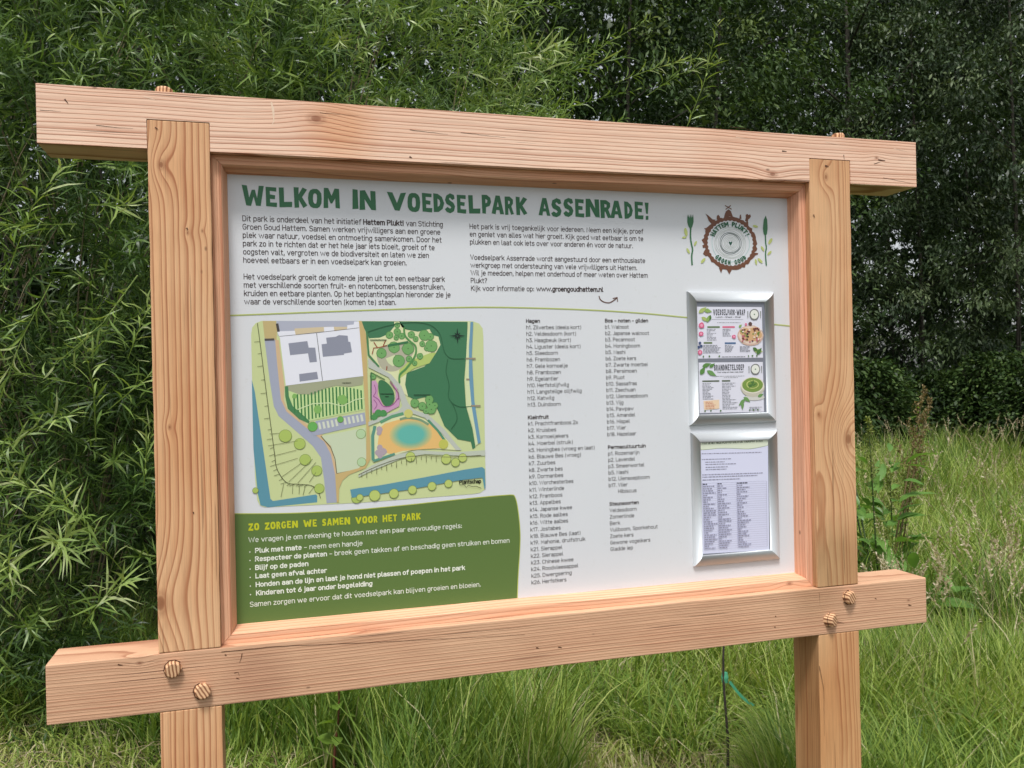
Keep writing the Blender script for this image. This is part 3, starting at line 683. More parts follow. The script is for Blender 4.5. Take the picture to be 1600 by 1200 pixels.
block(P_l, {i: [(s_, i == 0, None, r_)] for i, (s_, r_) in enumerate([('Bos \u2013 noten \u2013 gilden', 1012.6), ('b1. Walnoot', 982.3), ('b2. Japanse walnoot', 1014), ('b3. Pecannoot', 992), ('b4. Honingboom', 1000), ('b5. Nashi', 977),
    ('b6. Zoete kers', 993.9), ('b7. Zwarte moerbei', 1011.7), ('b8. Persimoen', 994.8), ('b9. Pluot', 975.9), ('b10. Sassafras', 995), ('b11. Zsechuan', 992.8), ('b12. Uiensoepboom', 1012), ('b13. Vijg', 974),
    ('b14. Pawpaw', 990), ('b15. Amandel', 992.5), ('b16. Mispel', 984), ('b17. Vlier', 978), ('b18. Hazelaar', 994)])}, 944.9, 504, 949, 681.8, 19, sz3, INKL, rgb_b=(60, 50, 50))
block(P_l, {0: [('Permacultuurtuin', True, None, 1008.9)], 1: [('p1. Rozemarijn', False, None, 998.9)], 2: [('p2. Lavendel', False, None, 992)], 3: [('p3. Smeerwortel', False, None, 1006.6)],
            4: [('b5. Nashi', False, None, 981.6)], 5: [('b12. Uiensoepboom', False, None, 1015)], 6: [('b17. Vlier', False, None, 980.5)], 7: [('Hibiscus', False, 965.7, 994.5)]}, 949.8, 701.9, 951.3, 771.4, 8, sz3, INKL, rgb_b=(60, 50, 50))
block(P_l, {0: [('Steunsoorten', True, None, 998)], 1: [('Veldesdoorn', False, None, 994.5)], 2: [('Zomerlinde', False, None, 991)], 3: [('Berk', False, None, 969)], 4: [('Vuilboom, Sporkehout', False, None, 1027.6)],
            5: [('Zoete kers', False, None, 989.7)], 6: [('Gewone vogelkers', False, None, 1016)], 7: [('Gladde iep', False, None, 989)]}, 952, 790.6, 953.8, 861.1, 8, sz3, INKL, rgb_b=(60, 50, 50))
P_l.build('species_lettering')

# rules panel, bottom left
P_r = Print(BY - 0.0004)
zb = VZ[0] - 0.004; xl = VX[0] - 0.004
top = spline([(362, 802.6), (446, 802), (505, 799.6), (561, 796), (640, 788.5), (705, 781.6), (760, 776), (791, 773.5)], 5) + \
      spline([(791, 773.5), (799, 773.2), (804, 775.5), (808.5, 791.6), (812.5, 829), (812, 860.6), (809.5, 898), (808, 940)], 5)[1:]
loop = [bd(*q_) for q_ in top]
loop = [(xl, loop[0][1])] + [q_ for q_ in loop if q_[0] > xl + 0.001]
loop = loop + [(loop[-1][0], zb), (xl, zb)]
P_r.xz([loop], (94, 119, 64), 1)
P_r.line_xz(loop[:-2], 0.0018, (176, 186, 84), 2)
hz = bd(388.2, 829.4)[1]
display(P_r, 'ZO ZORGEN WE SAMEN VOOR HET PARK', bd(388.2, 829.4)[0], x_at(657.5, hz), hz, bd(388.2, 818)[1] - hz, (190, 194, 44), 3, gap=0.1, space=0.5)
wht = (236, 240, 228); szr = bd(400, 856.2)[1] - bd(400, 864)[1]
rows = [(388.2, 847.7, [('We vragen je om rekening te houden met een paar eenvoudige regels:', False, None, 721.7)]),
        (398.5, 864.2, [('Pluk met mate', True, None, 471.5), ('\u2013 neem een handje', False, 475, 566.5)]),
        (398.5, 877.4, [('Respecteer de planten', True, None, 511), ('\u2013 breek geen takken af en beschadig geen struiken en bomen', False, 514.7, 796)]),
        (398.7, 890.8, [('Blijf op de paden', True, None, 482)]),
        (399.1, 903.8, [('Laat geen afval achter', True, None, 510.7)]),
        (399.5, 917.3, [('Honden aan de lijn en laat je hond niet plassen of poepen in het park', True, None, 726.6)]),
        (400, 930.6, [('Kinderen tot 6 jaar onder begeleiding', True, None, 582)]),
        (390.5, 948.3, [('Samen zorgen we ervoor dat dit voedselpark kan blijven groeien en bloeien.', False, None, 751)])]
for k, (px_, py_, segs) in enumerate(rows):
    x, z = bd(px_, py_)
    for (txt, bold, l, r_) in segs:
        text_line(P_r, txt, x if l is None else x_at(l, z), x_at(r_, z), z, szr, wht, 3, bold)
    if 1 <= k <= 6: P_r.disc((x_at(390.2 + k * 0.2, z + 0.0032), z + 0.0032), 0.0013, 0.0013, wht, 3, 8)
P_r.build('rules_panel')

# curved green rule
P_g = Print(BY - 0.0004)
cv = [(359, 493.2), (460, 489.3), (560, 485.5), (685, 481.4), (775, 480.4), (900, 483.7), (1000, 489.5), (1072, 496.2), (1140, 502.2), (1209.5, 507.3), (1234, 509.6)]
P_g.line([q_ for q_ in spline(cv, 6)], 0.0022, (166, 180, 100), 1)
P_g.line([(q_[0], q_[1] - 1.2) for q_ in spline(cv, 6)], 0.0012, (206, 214, 160), 2)
ar = spline([(936, 462.5), (938, 468), (944, 472), (952, 473), (959, 469.5), (964.5, 465)], 5)
P_g.line(ar, 0.0026, (96, 66, 54), 1)
P_g.line([(957.5, 466.5), (964.5, 464.6), (965, 471.5)], 0.0024, (96, 66, 54), 2)
P_g.build('green_rule_and_arrow')

# --- planting plan
P_m = Print(BY - 0.0004, 0.00010)
ZA = lambda pts: [(380 + x / 3.873, 490 + y / 3.873) for x, y in pts]
ZB = lambda pts: [(560 + x / 3.873, 490 + y / 3.873) for x, y in pts]
def dA(x, y, r_, rgb, L, **k): c = bd(*ZA([(x, y)])[0]); P_m.disc(c, r_ / 3.873 / 700, r_ / 3.873 / 700, rgb, L, **k)
def dB(x, y, r_, rgb, L, **k): c = bd(*ZB([(x, y)])[0]); P_m.disc(c, r_ / 3.873 / 655, r_ / 3.873 / 655, rgb, L, **k)
PX = lambda w: w / 3.873 / 680
pale = (196, 207, 152); water = (92, 146, 164); road = (160, 166, 184); sand = (190, 172, 122); forest = (64, 118, 84); hedge = (74, 128, 84)
meadow = (190, 214, 150); cream = (214, 218, 172); orange = (224, 184, 116); pink = (196, 150, 184)
base = ZA([(48, 130), (54, 85), (75, 58), (110, 44)]) + ZB([(690, 46), (730, 60), (752, 90), (756, 140), (762, 600), (770, 1030), (765, 1065), (735, 1085), (690, 1092)]) + ZA([(700, 1145), (130, 1172), (100, 1160), (85, 1130), (72, 1000), (60, 700)])
P_m.px(base, pale, 1)
P_m.px(ZA([(52, 400), (70, 470), (165, 1120), (180, 1134), (440, 1094), (448, 1102), (448, 1142), (150, 1172), (105, 1160), (88, 1090), (62, 820)]), water, 2)
P_m.px(ZA([(118, 44), (198, 44), (205, 100), (200, 180), (130, 150)]), sand, 2)
P_m.px(ZA([(128, 150), (193, 158), (205, 300), (232, 470), (262, 580), (330, 650), (420, 710), (500, 780), (545, 860), (560, 980), (578, 1142), (505, 1148), (490, 1010), (470, 870), (420, 800), (330, 720), (215, 620), (185, 560), (160, 400)]), road, 3)
P_m.px(ZA([(193, 158), (215, 160), (250, 440), (245, 520), (268, 580), (400, 680), (500, 750), (545, 810), (568, 970), (556, 975), (530, 850), (490, 775), (400, 706), (262, 592), (228, 520), (205, 300)]), (206, 178, 140), 4)
P_m.px(ZA([(200, 44), (690, 44), (700, 90), (640, 100), (560, 104), (490, 110), (315, 128), (210, 135)]), (172, 176, 192), 3)
P_m.px(ZA([(310, 90), (500, 80), (560, 80), (630, 80), (640, 100), (560, 106), (490, 108), (312, 128)]), (206, 190, 158), 4)
P_m.px(ZA([(205, 108), (312, 104), (318, 130), (490, 112), (488, 82), (548, 80), (552, 106), (628, 96), (630, 70), (668, 66), (672, 48), (700, 48), (728, 378), (258, 436), (222, 150)]), (226, 228, 238), 5)
P_m.px(ZA([(274, 180), (388, 166), (396, 206), (436, 206), (446, 292), (402, 296), (392, 240), (284, 252)]), (140, 144, 160), 6)
P_m.px(ZA([(338, 366), (446, 352), (454, 396), (342, 412)]), (140, 144, 160), 6)
P_m.px(ZA([(474, 186), (506, 182), (502, 146), (560, 140), (580, 130), (632, 134), (636, 170), (648, 172), (658, 234), (610, 242), (610, 250), (482, 262)]), (140, 144, 160), 6)
P_m.line(ZA([(444, 118), (480, 406)]), PX(3), (60, 60, 66), 6)
P_m.line(ZA([(218, 138), (446, 116), (700, 86)]), PX(2.5), (70, 70, 76), 6)
P_m.line(ZA([(205, 60), (214, 110)]), PX(14), (70, 66, 66), 6); P_m.line(ZA([(130, 158), (188, 156)]), PX(12), (80, 76, 76), 6)
P_m.px(ZA([(255, 438), (728, 380), (722, 430), (650, 442), (560, 436), (500, 450), (420, 488), (330, 486), (272, 468)]), (160, 164, 136), 5)
P_m.px(ZA([(252, 440), (272, 440), (276, 500), (300, 560), (400, 648), (400, 664), (340, 640), (270, 575), (254, 500)]), hedge, 6)
P_m.px(ZA([(274, 466), (340, 490), (420, 492), (500, 456), (560, 440), (640, 446), (726, 434), (736, 580), (402, 650), (300, 560), (278, 510)]), meadow, 5)
for k in range(20):
    x = 312 + k * 21.4; yt = 484 + (4 if k < 5 else -40 * math.sin((k - 4) / 15 * 2.6)); yb = min(640 - (x - 402) * 0.2, 600 + max(0, x - 330) * 0.9)
    if yb > yt + 20: P_m.line(ZA([(x - 6, yt), (x, yb)]), PX(8.5), (62, 122, 70), 6)
P_m.line(ZA([(330, 580), (420, 545), (520, 540), (600, 560), (680, 520), (740, 510)]), PX(5), (206, 224, 176), 7)
for (x, y, r_) in ((450, 580, 24), (600, 520, 30), (310, 500, 14)): dA(x, y, r_, (128, 176, 96), 8, n=10, wob=.1)
P_m.px(ZA([(440, 650), (735, 598), (742, 668), (430, 740), (400, 700)]), road, 5)
for k in range(11):
    if k in (5,): continue
    x = 452 + k * 25.5; y = 660 - k * 4.8; P_m.px(ZA([(x, y), (x + 13, y - 2), (x + 22, y + 38), (x + 8, y + 42)]), (206, 212, 196), 6)
P_m.px(ZA([(470, 742), (738, 690), (746, 870), (735, 930), (568, 970), (556, 900), (530, 800)]), (196, 208, 178), 6)
P_m.line(ZA([(566, 968), (556, 880), (530, 810), (470, 740)]), PX(4), (96, 90, 60), 7); P_m.line(ZA([(566, 968), (700, 940)]), PX(4), (110, 96, 70), 7)
P_m.px(ZA([(700, 44), (716, 44), (744, 130), (752, 400), (768, 800), (770, 880), (740, 935), (640, 975), (600, 1010), (580, 1060), (578, 1142), (566, 1142), (556, 972), (700, 935), (744, 880), (746, 700), (726, 380)]), (196, 172, 118), 7)
for (x, y, r_, c) in ((255, 740, 36, 0), (342, 788, 32, 0), (375, 884, 32, 0), (445, 950, 30, 0), (460, 1058, 28, 0), (420, 684, 28, 1), (588, 640, 18, 1), (712, 728, 28, 2), (716, 898, 26, 2), (74, 1070, 16, 0), (686, 1116, 30, 0)):
    dA(x, y, r_ + 1.5, (120, 140, 70), 8); dA(x, y, r_ - 1, ((168, 190, 100), (104, 172, 88), (176, 204, 160))[c], 9)
br_ = spline([(86, 58), (110, 240), (140, 480), (170, 700), (190, 850), (205, 940), (260, 1020), (340, 1032), (410, 1040), (450, 1070), (468, 1118)], 6)
P_m.line(ZA(br_), PX(3.4), (72, 76, 50), 8)
for k in range(4, len(br_) - 14, 2):
    x, y = br_[k]; ln_ = 34 if k % 4 == 0 else 22
    P_m.line(ZA([(x, y), (x - ln_, y + (4 if y < 800 else 12))]), PX(2.4), (86, 90, 60), 8)
for (a, c) in (((196, 915), (330, 875)), ((230, 990), (350, 906)), ((275, 1018), (420, 880)), ((330, 1025), (440, 900)), ((245, 1030), (228, 1110)), ((300, 1036), (298, 1090)), ((340, 1040), (338, 1094)), ((375, 1042), (362, 1100)), ((430, 1046), (396, 1090)), ((150, 800), (330, 770)), ((400, 1020), (440, 960)), ((186, 860), (320, 826)), ((160, 728), (220, 724))):
    P_m.line(ZA([a, c]), PX(2.2), (96, 100, 66), 8)
# right half
P_m.px(ZB([(14, 46), (660, 50), (656, 200), (640, 400), (650, 560), (690, 700), (708, 810), (690, 820), (680, 775), (600, 760), (520, 680), (470, 560), (400, 505), (340, 520), (300, 500), (270, 430), (290, 360), (400, 320), (470, 230), (496, 190), (460, 140), (430, 96), (360, 110), (290, 96), (250, 46), (214, 46), (216, 80), (180, 124), (130, 146), (66, 150), (50, 120)]), forest, 4)
P_m.px(ZB([(66, 150), (130, 146), (180, 124), (216, 80), (216, 48), (246, 48), (262, 82), (290, 98), (360, 110), (430, 94), (446, 130), (484, 140), (496, 190), (470, 236), (440, 234), (400, 300), (330, 330), (292, 356), (282, 430), (300, 500), (270, 480), (240, 420), (180, 360), (120, 320), (60, 250)]), cream, 5)
P_m.px(ZB([(430, 240), (470, 236), (430, 300), (340, 330), (300, 356), (240, 400), (248, 340), (300, 290)]), (176, 196, 112), 6)
ringp = spline([(112, 260), (150, 200), (220, 190), (300, 178), (340, 200), (320, 260), (260, 330), (200, 350), (140, 330)], 5, True)
P_m.px(ZB(ringp), (176, 174, 152), 6)
P_m.px(ZB([(165, 272), (200, 258), (220, 250), (226, 300), (210, 320), (180, 300)]), (206, 216, 172), 7)
for (x, y, r_) in ((140, 240, 28), (215, 204, 32), (300, 212, 34), (244, 286, 34), (234, 70, 15), (234, 110, 20), (262, 136, 18), (188, 130, 20), (228, 146, 14), (320, 128, 20), (346, 154, 16), (398, 132, 30), (434, 140, 20), (386, 184, 16), (440, 196, 34), (414, 210, 16), (306, 274, 17), (372, 258, 18), (340, 300, 14), (88, 380, 16),
                   (340, 542, 24), (386, 560, 22), (428, 520, 24), (430, 550, 20), (440, 580, 26), (462, 556, 18), (408, 590, 16)):
    dB(x, y, r_ + 1.5, (84, 130, 76), 8, n=12, wob=.06); dB(x, y, r_ - 1.5, (112, 164, 98), 9, n=12, wob=.06); dB(x, y, 3, (40, 70, 44), 10, n=6)
P_m.line(ZB([(50, 110), (62, 250), (124, 322)]), PX(11), hedge, 9); P_m.line(ZB([(176, 194), (300, 172)]), PX(13), (60, 116, 76), 10)
P_m.line(ZB(spline([(276, 84), (280, 130), (310, 166), (346, 200), (340, 260), (290, 330), (250, 370), (248, 420)], 5)), PX(11), (84, 142, 80), 10)
for pl_ in ([(82, 246), (92, 208), (130, 204), (172, 192)], [(92, 172), (114, 204)], [(164, 160), (148, 200)], [(172, 318), (170, 342)]): P_m.line(ZB(pl_), PX(5), (150, 74, 50), 11)
P_m.px(ZB([(58, 268), (120, 322), (200, 370), (260, 440), (300, 540), (330, 580), (420, 610), (520, 700), (600, 800), (625, 826), (590, 826), (500, 720), (400, 630), (330, 606), (262, 612), (160, 640), (60, 680), (60, 655), (150, 618), (240, 590), (264, 560), (240, 460), (180, 385), (60, 325)]), (184, 190, 180), 7)
P_m.px(ZB([(76, 410), (104, 404), (118, 430), (116, 490), (150, 556), (180, 566), (222, 540), (226, 480), (208, 420), (232, 450), (252, 510), (246, 560), (170, 600), (84, 600)]), pink, 7)
P_m.px(ZB(spline([(120, 420), (140, 402), (180, 424), (212, 470), (216, 520), (190, 560), (160, 556), (128, 500)], 4, True)), (62, 118, 78), 8)
P_m.line(ZB(spline([(90, 500), (120, 520), (150, 560), (200, 556), (240, 512)], 5)), PX(5), (150, 84, 140), 9)
P_m.line(ZB(spline([(96, 430), (106, 470), (90, 500)], 4)), PX(4), (150, 84, 140), 9)
P_m.line(ZB(spline([(92, 520), (112, 550), (96, 580)], 4)), PX(4), (150, 84, 140), 9)
P_m.line(ZB([(76, 356), (76, 640)]), PX(8), (70, 112, 74), 8); P_m.line(ZB([(76, 356), (160, 400)]), PX(6), (84, 120, 70), 9)
P_m.line(ZB([(190, 410), (240, 480), (244, 520)]), PX(7), (140, 96, 120), 9)
for (x, y, r_) in ((120, 600, 20), (150, 604, 20), (96, 626, 18)): dB(x, y, r_, (78, 142, 82), 10, n=10, wob=.08)
P_m.px(ZB([(80, 700), (130, 660), (280, 600), (400, 640), (470, 690), (560, 790), (590, 826), (450, 816), (320, 826), (220, 856), (90, 900), (78, 880)]), cream, 5)
P_m.px(ZB([(130, 690), (160, 665), (250, 640), (330, 632), (420, 660), (470, 700), (520, 770), (530, 812), (400, 820), (270, 830), (200, 850), (160, 840), (116, 790)]), orange, 6)
for k in range(9):
    f = k / 8; c = tuple(int(a + (b_ - a) * f) for a, b_ in zip((206, 186, 124), (98, 178, 166))); cc = bd(*ZB([(318, 732)])[0])
    P_m.disc(cc, (122 - 50 * f) / 3.873 / 655, (82 - 34 * f) / 3.873 / 655, c, 7 + k * 0.4, n=24)
P_m.line(ZB([(132, 658), (200, 624), (272, 604)]), PX(18), (96, 152, 116), 8)
P_m.line(ZB(spline([(250, 640), (300, 630), (370, 642), (424, 672)], 5)), PX(14), (124, 152, 120), 8)
P_m.line(ZB([(420, 644), (480, 708), (530, 780)]), PX(14), (84, 142, 112), 8)
P_m.line(ZB([(100, 680), (86, 740), (88, 880), (100, 892)]), PX(18), (92, 146, 128), 8); P_m.line(ZB([(96, 890), (220, 848)]), PX(14), (92, 146, 128), 9)
for (x, y, r_) in ((126, 700, 18), (124, 722, 15), (128, 810, 16), (118, 840, 18), (150, 836, 20), (130, 860, 16)): dB(x, y, r_, (172, 158, 168), 9, n=8, wob=.12)
dB(302, 604, 25, (196, 196, 116), 10); dB(514, 790, 28, (188, 190, 92), 10)
P_m.px(ZB([(0, 972), (80, 918), (240, 850), (360, 826), (480, 834), (620, 836), (765, 826), (766, 860), (620, 860), (400, 850), (260, 876), (60, 960), (0, 990)]), (186, 194, 178), 6)
P_m.px(ZB([(662, 50), (676, 50), (672, 380), (700, 640), (726, 786), (708, 800), (690, 690), (652, 560), (644, 400)]), (206, 216, 170), 5)
P_m.px(ZB([(678, 50), (694, 50), (686, 250), (700, 520), (740, 780), (722, 788), (684, 560), (668, 380), (668, 200)]), (106, 150, 176), 6)
P_m.px(ZB([(-2, 1056), (120, 1040), (400, 990), (640, 944), (748, 928), (764, 940), (768, 1050), (762, 1062), (750, 992), (600, 1010), (300, 1066), (0, 1108), (-40, 1114), (-50, 1065)]), water, 7)
for (x, y, r_) in ((314, 866, 27), (530, 880, 28), (630, 872, 24), (586, 900, 24), (98, 1100, 30), (214, 1088, 26), (326, 1066, 24), (444, 1044, 24), (544, 1028, 22), (8, 1112, 18)):
    dB(x, y, r_ + 1.5, (116, 136, 66), 8); dB(x, y, r_ - 1, (182, 198, 112), 9)
P_m.line(ZB(spline([(0, 975), (120, 920), (260, 874), (380, 860), (560, 868), (740, 856)], 6)), PX(3), (104, 100, 70), 10)
for k in range(16):
    x = 20 + k * 30; y = 968 - 60 * math.sin(k / 15 * 1.6) * 1.8; P_m.line(ZB([(x, y), (x, y + (38 if k % 2 else 22))]), PX(2.6), (92, 92, 60), 10)
for pl_ in ([(48, 114), (160, 78), (300, 54), (420, 64), (490, 120), (520, 230), (560, 270), (640, 272)], [(540, 276), (530, 350), (548, 430), (546, 510), (600, 560), (690, 562)], [(546, 512), (580, 570), (596, 640), (560, 700)]):
    P_m.line(ZB(spline(pl_, 5)), PX(4.5), (48, 98, 66), 6)
for pl_ in ([(648, 272), (708, 272)], [(652, 398), (672, 398)], [(680, 558), (738, 558)]): P_m.line(ZB(pl_), PX(10), (150, 140, 120), 8)
for (x, y, w_) in ((120, 160, 100), (172, 486, 80), (172, 502, 22), (384, 492, 100)): P_m.line(ZB([(x - w_ / 2, y), (x + w_ / 2, y)]), PX(5), (34, 66, 44), 11)
c_ = ZB([(248, 738)])[0]; z_ = bd(*c_)[1]; text_line(P_m, 'Bouwland met e-vak', bd(*c_)[0], x_at(560 + 384 / 3.873, z_), z_, 0.0052, (24, 60, 56), 13, True)
c_ = ZA([(598, 424)])[0]; z_ = bd(*c_)[1]; text_line(P_m, 'Mierdoorn', bd(*c_)[0], x_at(380 + 652 / 3.873, z_), z_, 0.0030, (50, 56, 40), 11, True)
# compass
cx_, cz_ = bd(*ZB([(598, 134)])[0])
for k in range(8):
    a = k * math.pi / 4; L_ = 0.0185 if k % 2 == 0 else 0.010
    P_m.xz([[(cx_ + L_ * math.sin(a), cz_ + L_ * math.cos(a)), (cx_ + 0.003 * math.sin(a + .8), cz_ + 0.003 * math.cos(a + .8)), (cx_ + 0.003 * math.sin(a - .8), cz_ + 0.003 * math.cos(a - .8))]], (28, 46, 40), 12 + 0.3 * k)
x, z = bd(*ZB([(610, 1032)])[0]); text_line(P_m, 'Plantschap', x, x_at(560 + 742 / 3.873, z), z, 0.0090, (22, 24, 22), 12, True)
P_m.line(ZB([(610, 1036), (640, 1036), (652, 1052), (664, 1038), (690, 1046), (712, 1044), (742, 1056)]), 0.0011, (30, 30, 28), 12)
P_m.build('planting_plan')

# --- round emblem, top right
P_e = Print(BY - 0.0004)
EC = bd(1141.2, 380); er = x_at(1141.2 + 36.5, EC[1]) - EC[0]
ER = (bd(1141, 380 - 36.5)[1] - EC[1])
def pol(a, k): return (EC[0] + er * k * math.cos(a), EC[1] + ER * k * math.sin(a))
rnd = random.Random(3); outer = []; inner = []
N = 72
for k in range(N):
    a = 2 * math.pi * k / N; bump = 1.05 + rnd.uniform(-0.02, 0.07) + (0.05 if k % 5 == 0 else 0)
    outer.append(pol(a, bump + 0.05)); inner.append(pol(a, 0.955 + (0.03 if k % 2 else -0.01)))
brown = (112, 74, 56)
y_ = P_e.y0 - P_e.step; m_ = P_e.mi(brown); i0 = len(P_e.b.v)
P_e.b.v += [(q_[0], y_, q_[1]) for q_ in outer] + [(q_[0], y_, q_[1]) for q_ in inner]
for k in range(N): P_e.b.f.append((i0 + k, i0 + N + k, i0 + N + (k + 1) % N, i0 + (k + 1) % N)); P_e.b.m.append(m_)
ZL = lambda pts: [(1040 + x / 6, 290 + y / 6) for x, y in pts]
for sh in ([(372, 262), (400, 280), (440, 316), (470, 320), (430, 360), (404, 330), (392, 296)],                       # pointed cone
           [(548, 290), (556, 262), (566, 240), (590, 222), (612, 240), (620, 262), (630, 290)],                          # mill body
           [(744, 330), (752, 300), (750, 276), (764, 264), (778, 276), (792, 268), (800, 288), (790, 306), (774, 318), (770, 348)],
           [(478, 320), (480, 284), (494, 272), (508, 290), (512, 316)], [(690, 318), (696, 276), (706, 270), (710, 310)],
           [(350, 640), (362, 612), (392, 600), (410, 640), (380, 664)], [(345, 560), (372, 545), (374, 580), (350, 586)],
           [(836, 630), (868, 632), (862, 648), (834, 656)], [(500, 770), (520, 822), (534, 780)], [(574, 790), (598, 832), (620, 790)], [(360, 398), (392, 400), (380, 424)]):
    P_e.px(ZL(sh), brown, 2)
for (a, c) in (((556, 186), (618, 222)), ((610, 186), (562, 224))): P_e.line(ZL([a, c]), 0.0024, brown, 3 + (a[0] > 600))
for k, rr_ in enumerate((0.80, 0.66, 0.60, 0.53, 0.455, 0.40, 0.33, 0.26, 0.20, 0.14)):
    wob = random.Random(k + 4); ph = wob.uniform(0, 6)
    ring_ = [pol(2 * math.pi * j / 40, rr_ * (1 + 0.025 * math.sin(3 * 2 * math.pi * j / 40 + ph))) for j in range(40)]
    P_e.line_xz(ring_, 0.0013 if k in (4, 5) else 0.0008, (92, 108, 104) if k in (4, 5) else ((150, 200, 194) if k == 0 else (172, 184, 174)), 2, closed=True)
P_e.xz([[pol(math.pi * 1.5, 0.10), pol(math.pi * 0.1, 0.08), pol(math.pi * 0.28, 0.10), pol(math.pi * 0.5, 0.04), pol(math.pi * 0.72, 0.10), pol(math.pi * 0.9, 0.08)]], (44, 90, 74), 4)
def arc_text(txt, a0, a1, rad, hh, inside):
    n = len(txt)
    for k, ch in enumerate(txt):
        if ch == ' ': continue
        a = a0 + (a1 - a0) * (k / (n - 1)); w = 0.060 * (1.3 if ch in 'MW' else 0.5 if ch in 'I!' else 1)
        def xf(x, z, a=a):
            rr2 = rad + (z * hh if not inside else -(1 - z) * 0 + z * hh * -1 + hh)
            if not inside: return pol(a - x / rad, rad + z * hh)
            return pol(a + x / rad, rad - z * hh + 0.0)
        glyph(P_e, ch, -w, w, 0, 1.0, (44, 94, 66), 5, None, xf)
arc_text('HATTEM PLUKT!', R(154), R(28), 0.71, 0.21, False)
arc_text('GROEN GOUD', R(226), R(314), 0.93, 0.20, True)
gstem = (62, 112, 78); gleaf = (184, 196, 120)
P_e.px(ZL([(203, 268), (210, 300), (215, 270), (226, 306), (232, 268), (240, 304), (248, 268), (254, 302), (260, 268), (262, 340), (250, 385), (240, 405), (228, 405), (214, 382), (203, 345)]), gstem, 2)
P_e.line(ZL(spline([(235, 400), (232, 480), (240, 540), (252, 600), (244, 660), (248, 745)], 5)), 0.0042, gstem, 3)
P_e.px(ZL([(938, 280), (920, 320), (912, 400), (918, 450), (934, 476), (950, 452), (956, 400), (952, 320)]), gstem, 2)
P_e.line(ZL(spline([(935, 470), (938, 540), (944, 580), (936, 640), (944, 750)], 5)), 0.0036, gstem, 3)
for k, (x, y, a, l_) in enumerate(((188, 435, 100, 36), (174, 486, 10, 22), (278, 542, 60, 24), (210, 612, 120, 26), (980, 522, 55, 32), (908, 592, 125, 26), (972, 632, 40, 26), (840, 382, -10, 26), (350, 704, 45, 30), (846, 716, 100, 26), (884, 704, -40, 30))):
    c = bd(*ZL([(x, y)])[0]); P_e.disc(c, l_ / 6 / 560, l_ / 6 / 560 * 0.42, gleaf, 4, 8, rot=R(a))
P_e.build('round_emblem')

# checks, nail holes, pencil marks and a run of resin on the timber faces
def marks(name, y, items, rgb):
    P_ = Print(y - 0.0003)
    rm = random.Random(len(items))
    for it in items:
        pts, w = it; pts = [bd(*q_, y=y) for q_ in pts]; fine = []
        for a_, c_ in zip(pts[:-1], pts[1:]):
            k_ = max(2, int(math.dist(a_, c_) / .008))
            fine += [(a_[0] + (c_[0] - a_[0]) * i / k_ + rm.uniform(-.0004, .0004), a_[1] + (c_[1] - a_[1]) * i / k_ + rm.uniform(-.0005, .0005)) for i in range(k_)]
        P_.line_xz(fine + [pts[-1]], w, rgb, 0, taper=True)
    o = P_.b.build(name, P_.mats); sg(o); o['kind'] = 'stuff'
marks('drying_checks', 0.0, [([(101, 155), (104, 159), (107, 163)], .003), ([(150, 196), (180, 199), (208, 201)], .0011), ([(62, 172), (95, 174)], .0009), ([(640, 203), (700, 210)], .0012), ([(720, 207), (790, 215)], .0010), ([(500, 176), (560, 181)], .0009),
    ([(1140, 198), (1175, 203)], .001), ([(1372, 250), (1383, 251)], .0042), ([(1366, 256), (1376, 253)], .002), ([(1222, 236), (1229, 237)], .0036), ([(1380, 278), (1428, 287)], .0010), ([(1318, 242), (1319, 250)], .0022), ([(640, 245), (644, 247)], .004),
    ([(346, 1018.5), (430, 1010), (595, 1003), (820, 991.5)], .0013), ([(1280, 926), (1281, 946)], .0007), ([(1303, 971), (1319, 973.5)], .0022), ([(1211.5, 962), (1212.5, 964)], .0035), ([(1210.5, 979), (1211.5, 981)], .0035), ([(184, 1038), (192, 1040)], .003), ([(1367, 935), (1370, 936)], .003), ([(1419, 945), (1424, 946)], .0035),
    ([(351, 1023), (354, 1024)], .0035), ([(378, 1021), (377, 1028), (374, 1036)], .0016), ([(366, 1052), (372, 1050), (374, 1056)], .0014), ([(369, 1060), (374, 1061)], .002), ([(242, 199), (247, 202)], .0028), ([(291, 356), (294, 359)], .004), ([(1271, 335), (1273, 340)], .0034), ([(1289, 259), (1295, 260)], .004), ([(1280, 1040), (1287, 1075), (1288, 1150)], .0012), ([(302, 800), (303, 803)], .003), ([(838, 1012), (842, 1013)], .003), ([(872, 1011), (878, 1012)], .003)], (82, 50, 32))
marks('torn_fibres', 0.0, [([(424, 160), (427, 176), (428, 190), (425, 195)], .0036), ([(427, 166), (429, 181)], .0022), ([(225, 151), (246, 157)], .0016), ([(1290, 222), (1312, 226)], .0014), ([(1396, 232), (1418, 237)], .0014), ([(1150, 214), (1172, 217)], .0014)], (232, 206, 182))
marks('nail_holes', 0.058, [([(334, 278), (335, 281)], .004), ([(1233, 323), (1234, 327)], .0035), ([(1236, 462), (1237, 465)], .003), ([(1240, 600), (1241, 603)], .003), ([(1245, 872), (1246, 875)], .0035)], (92, 56, 38))

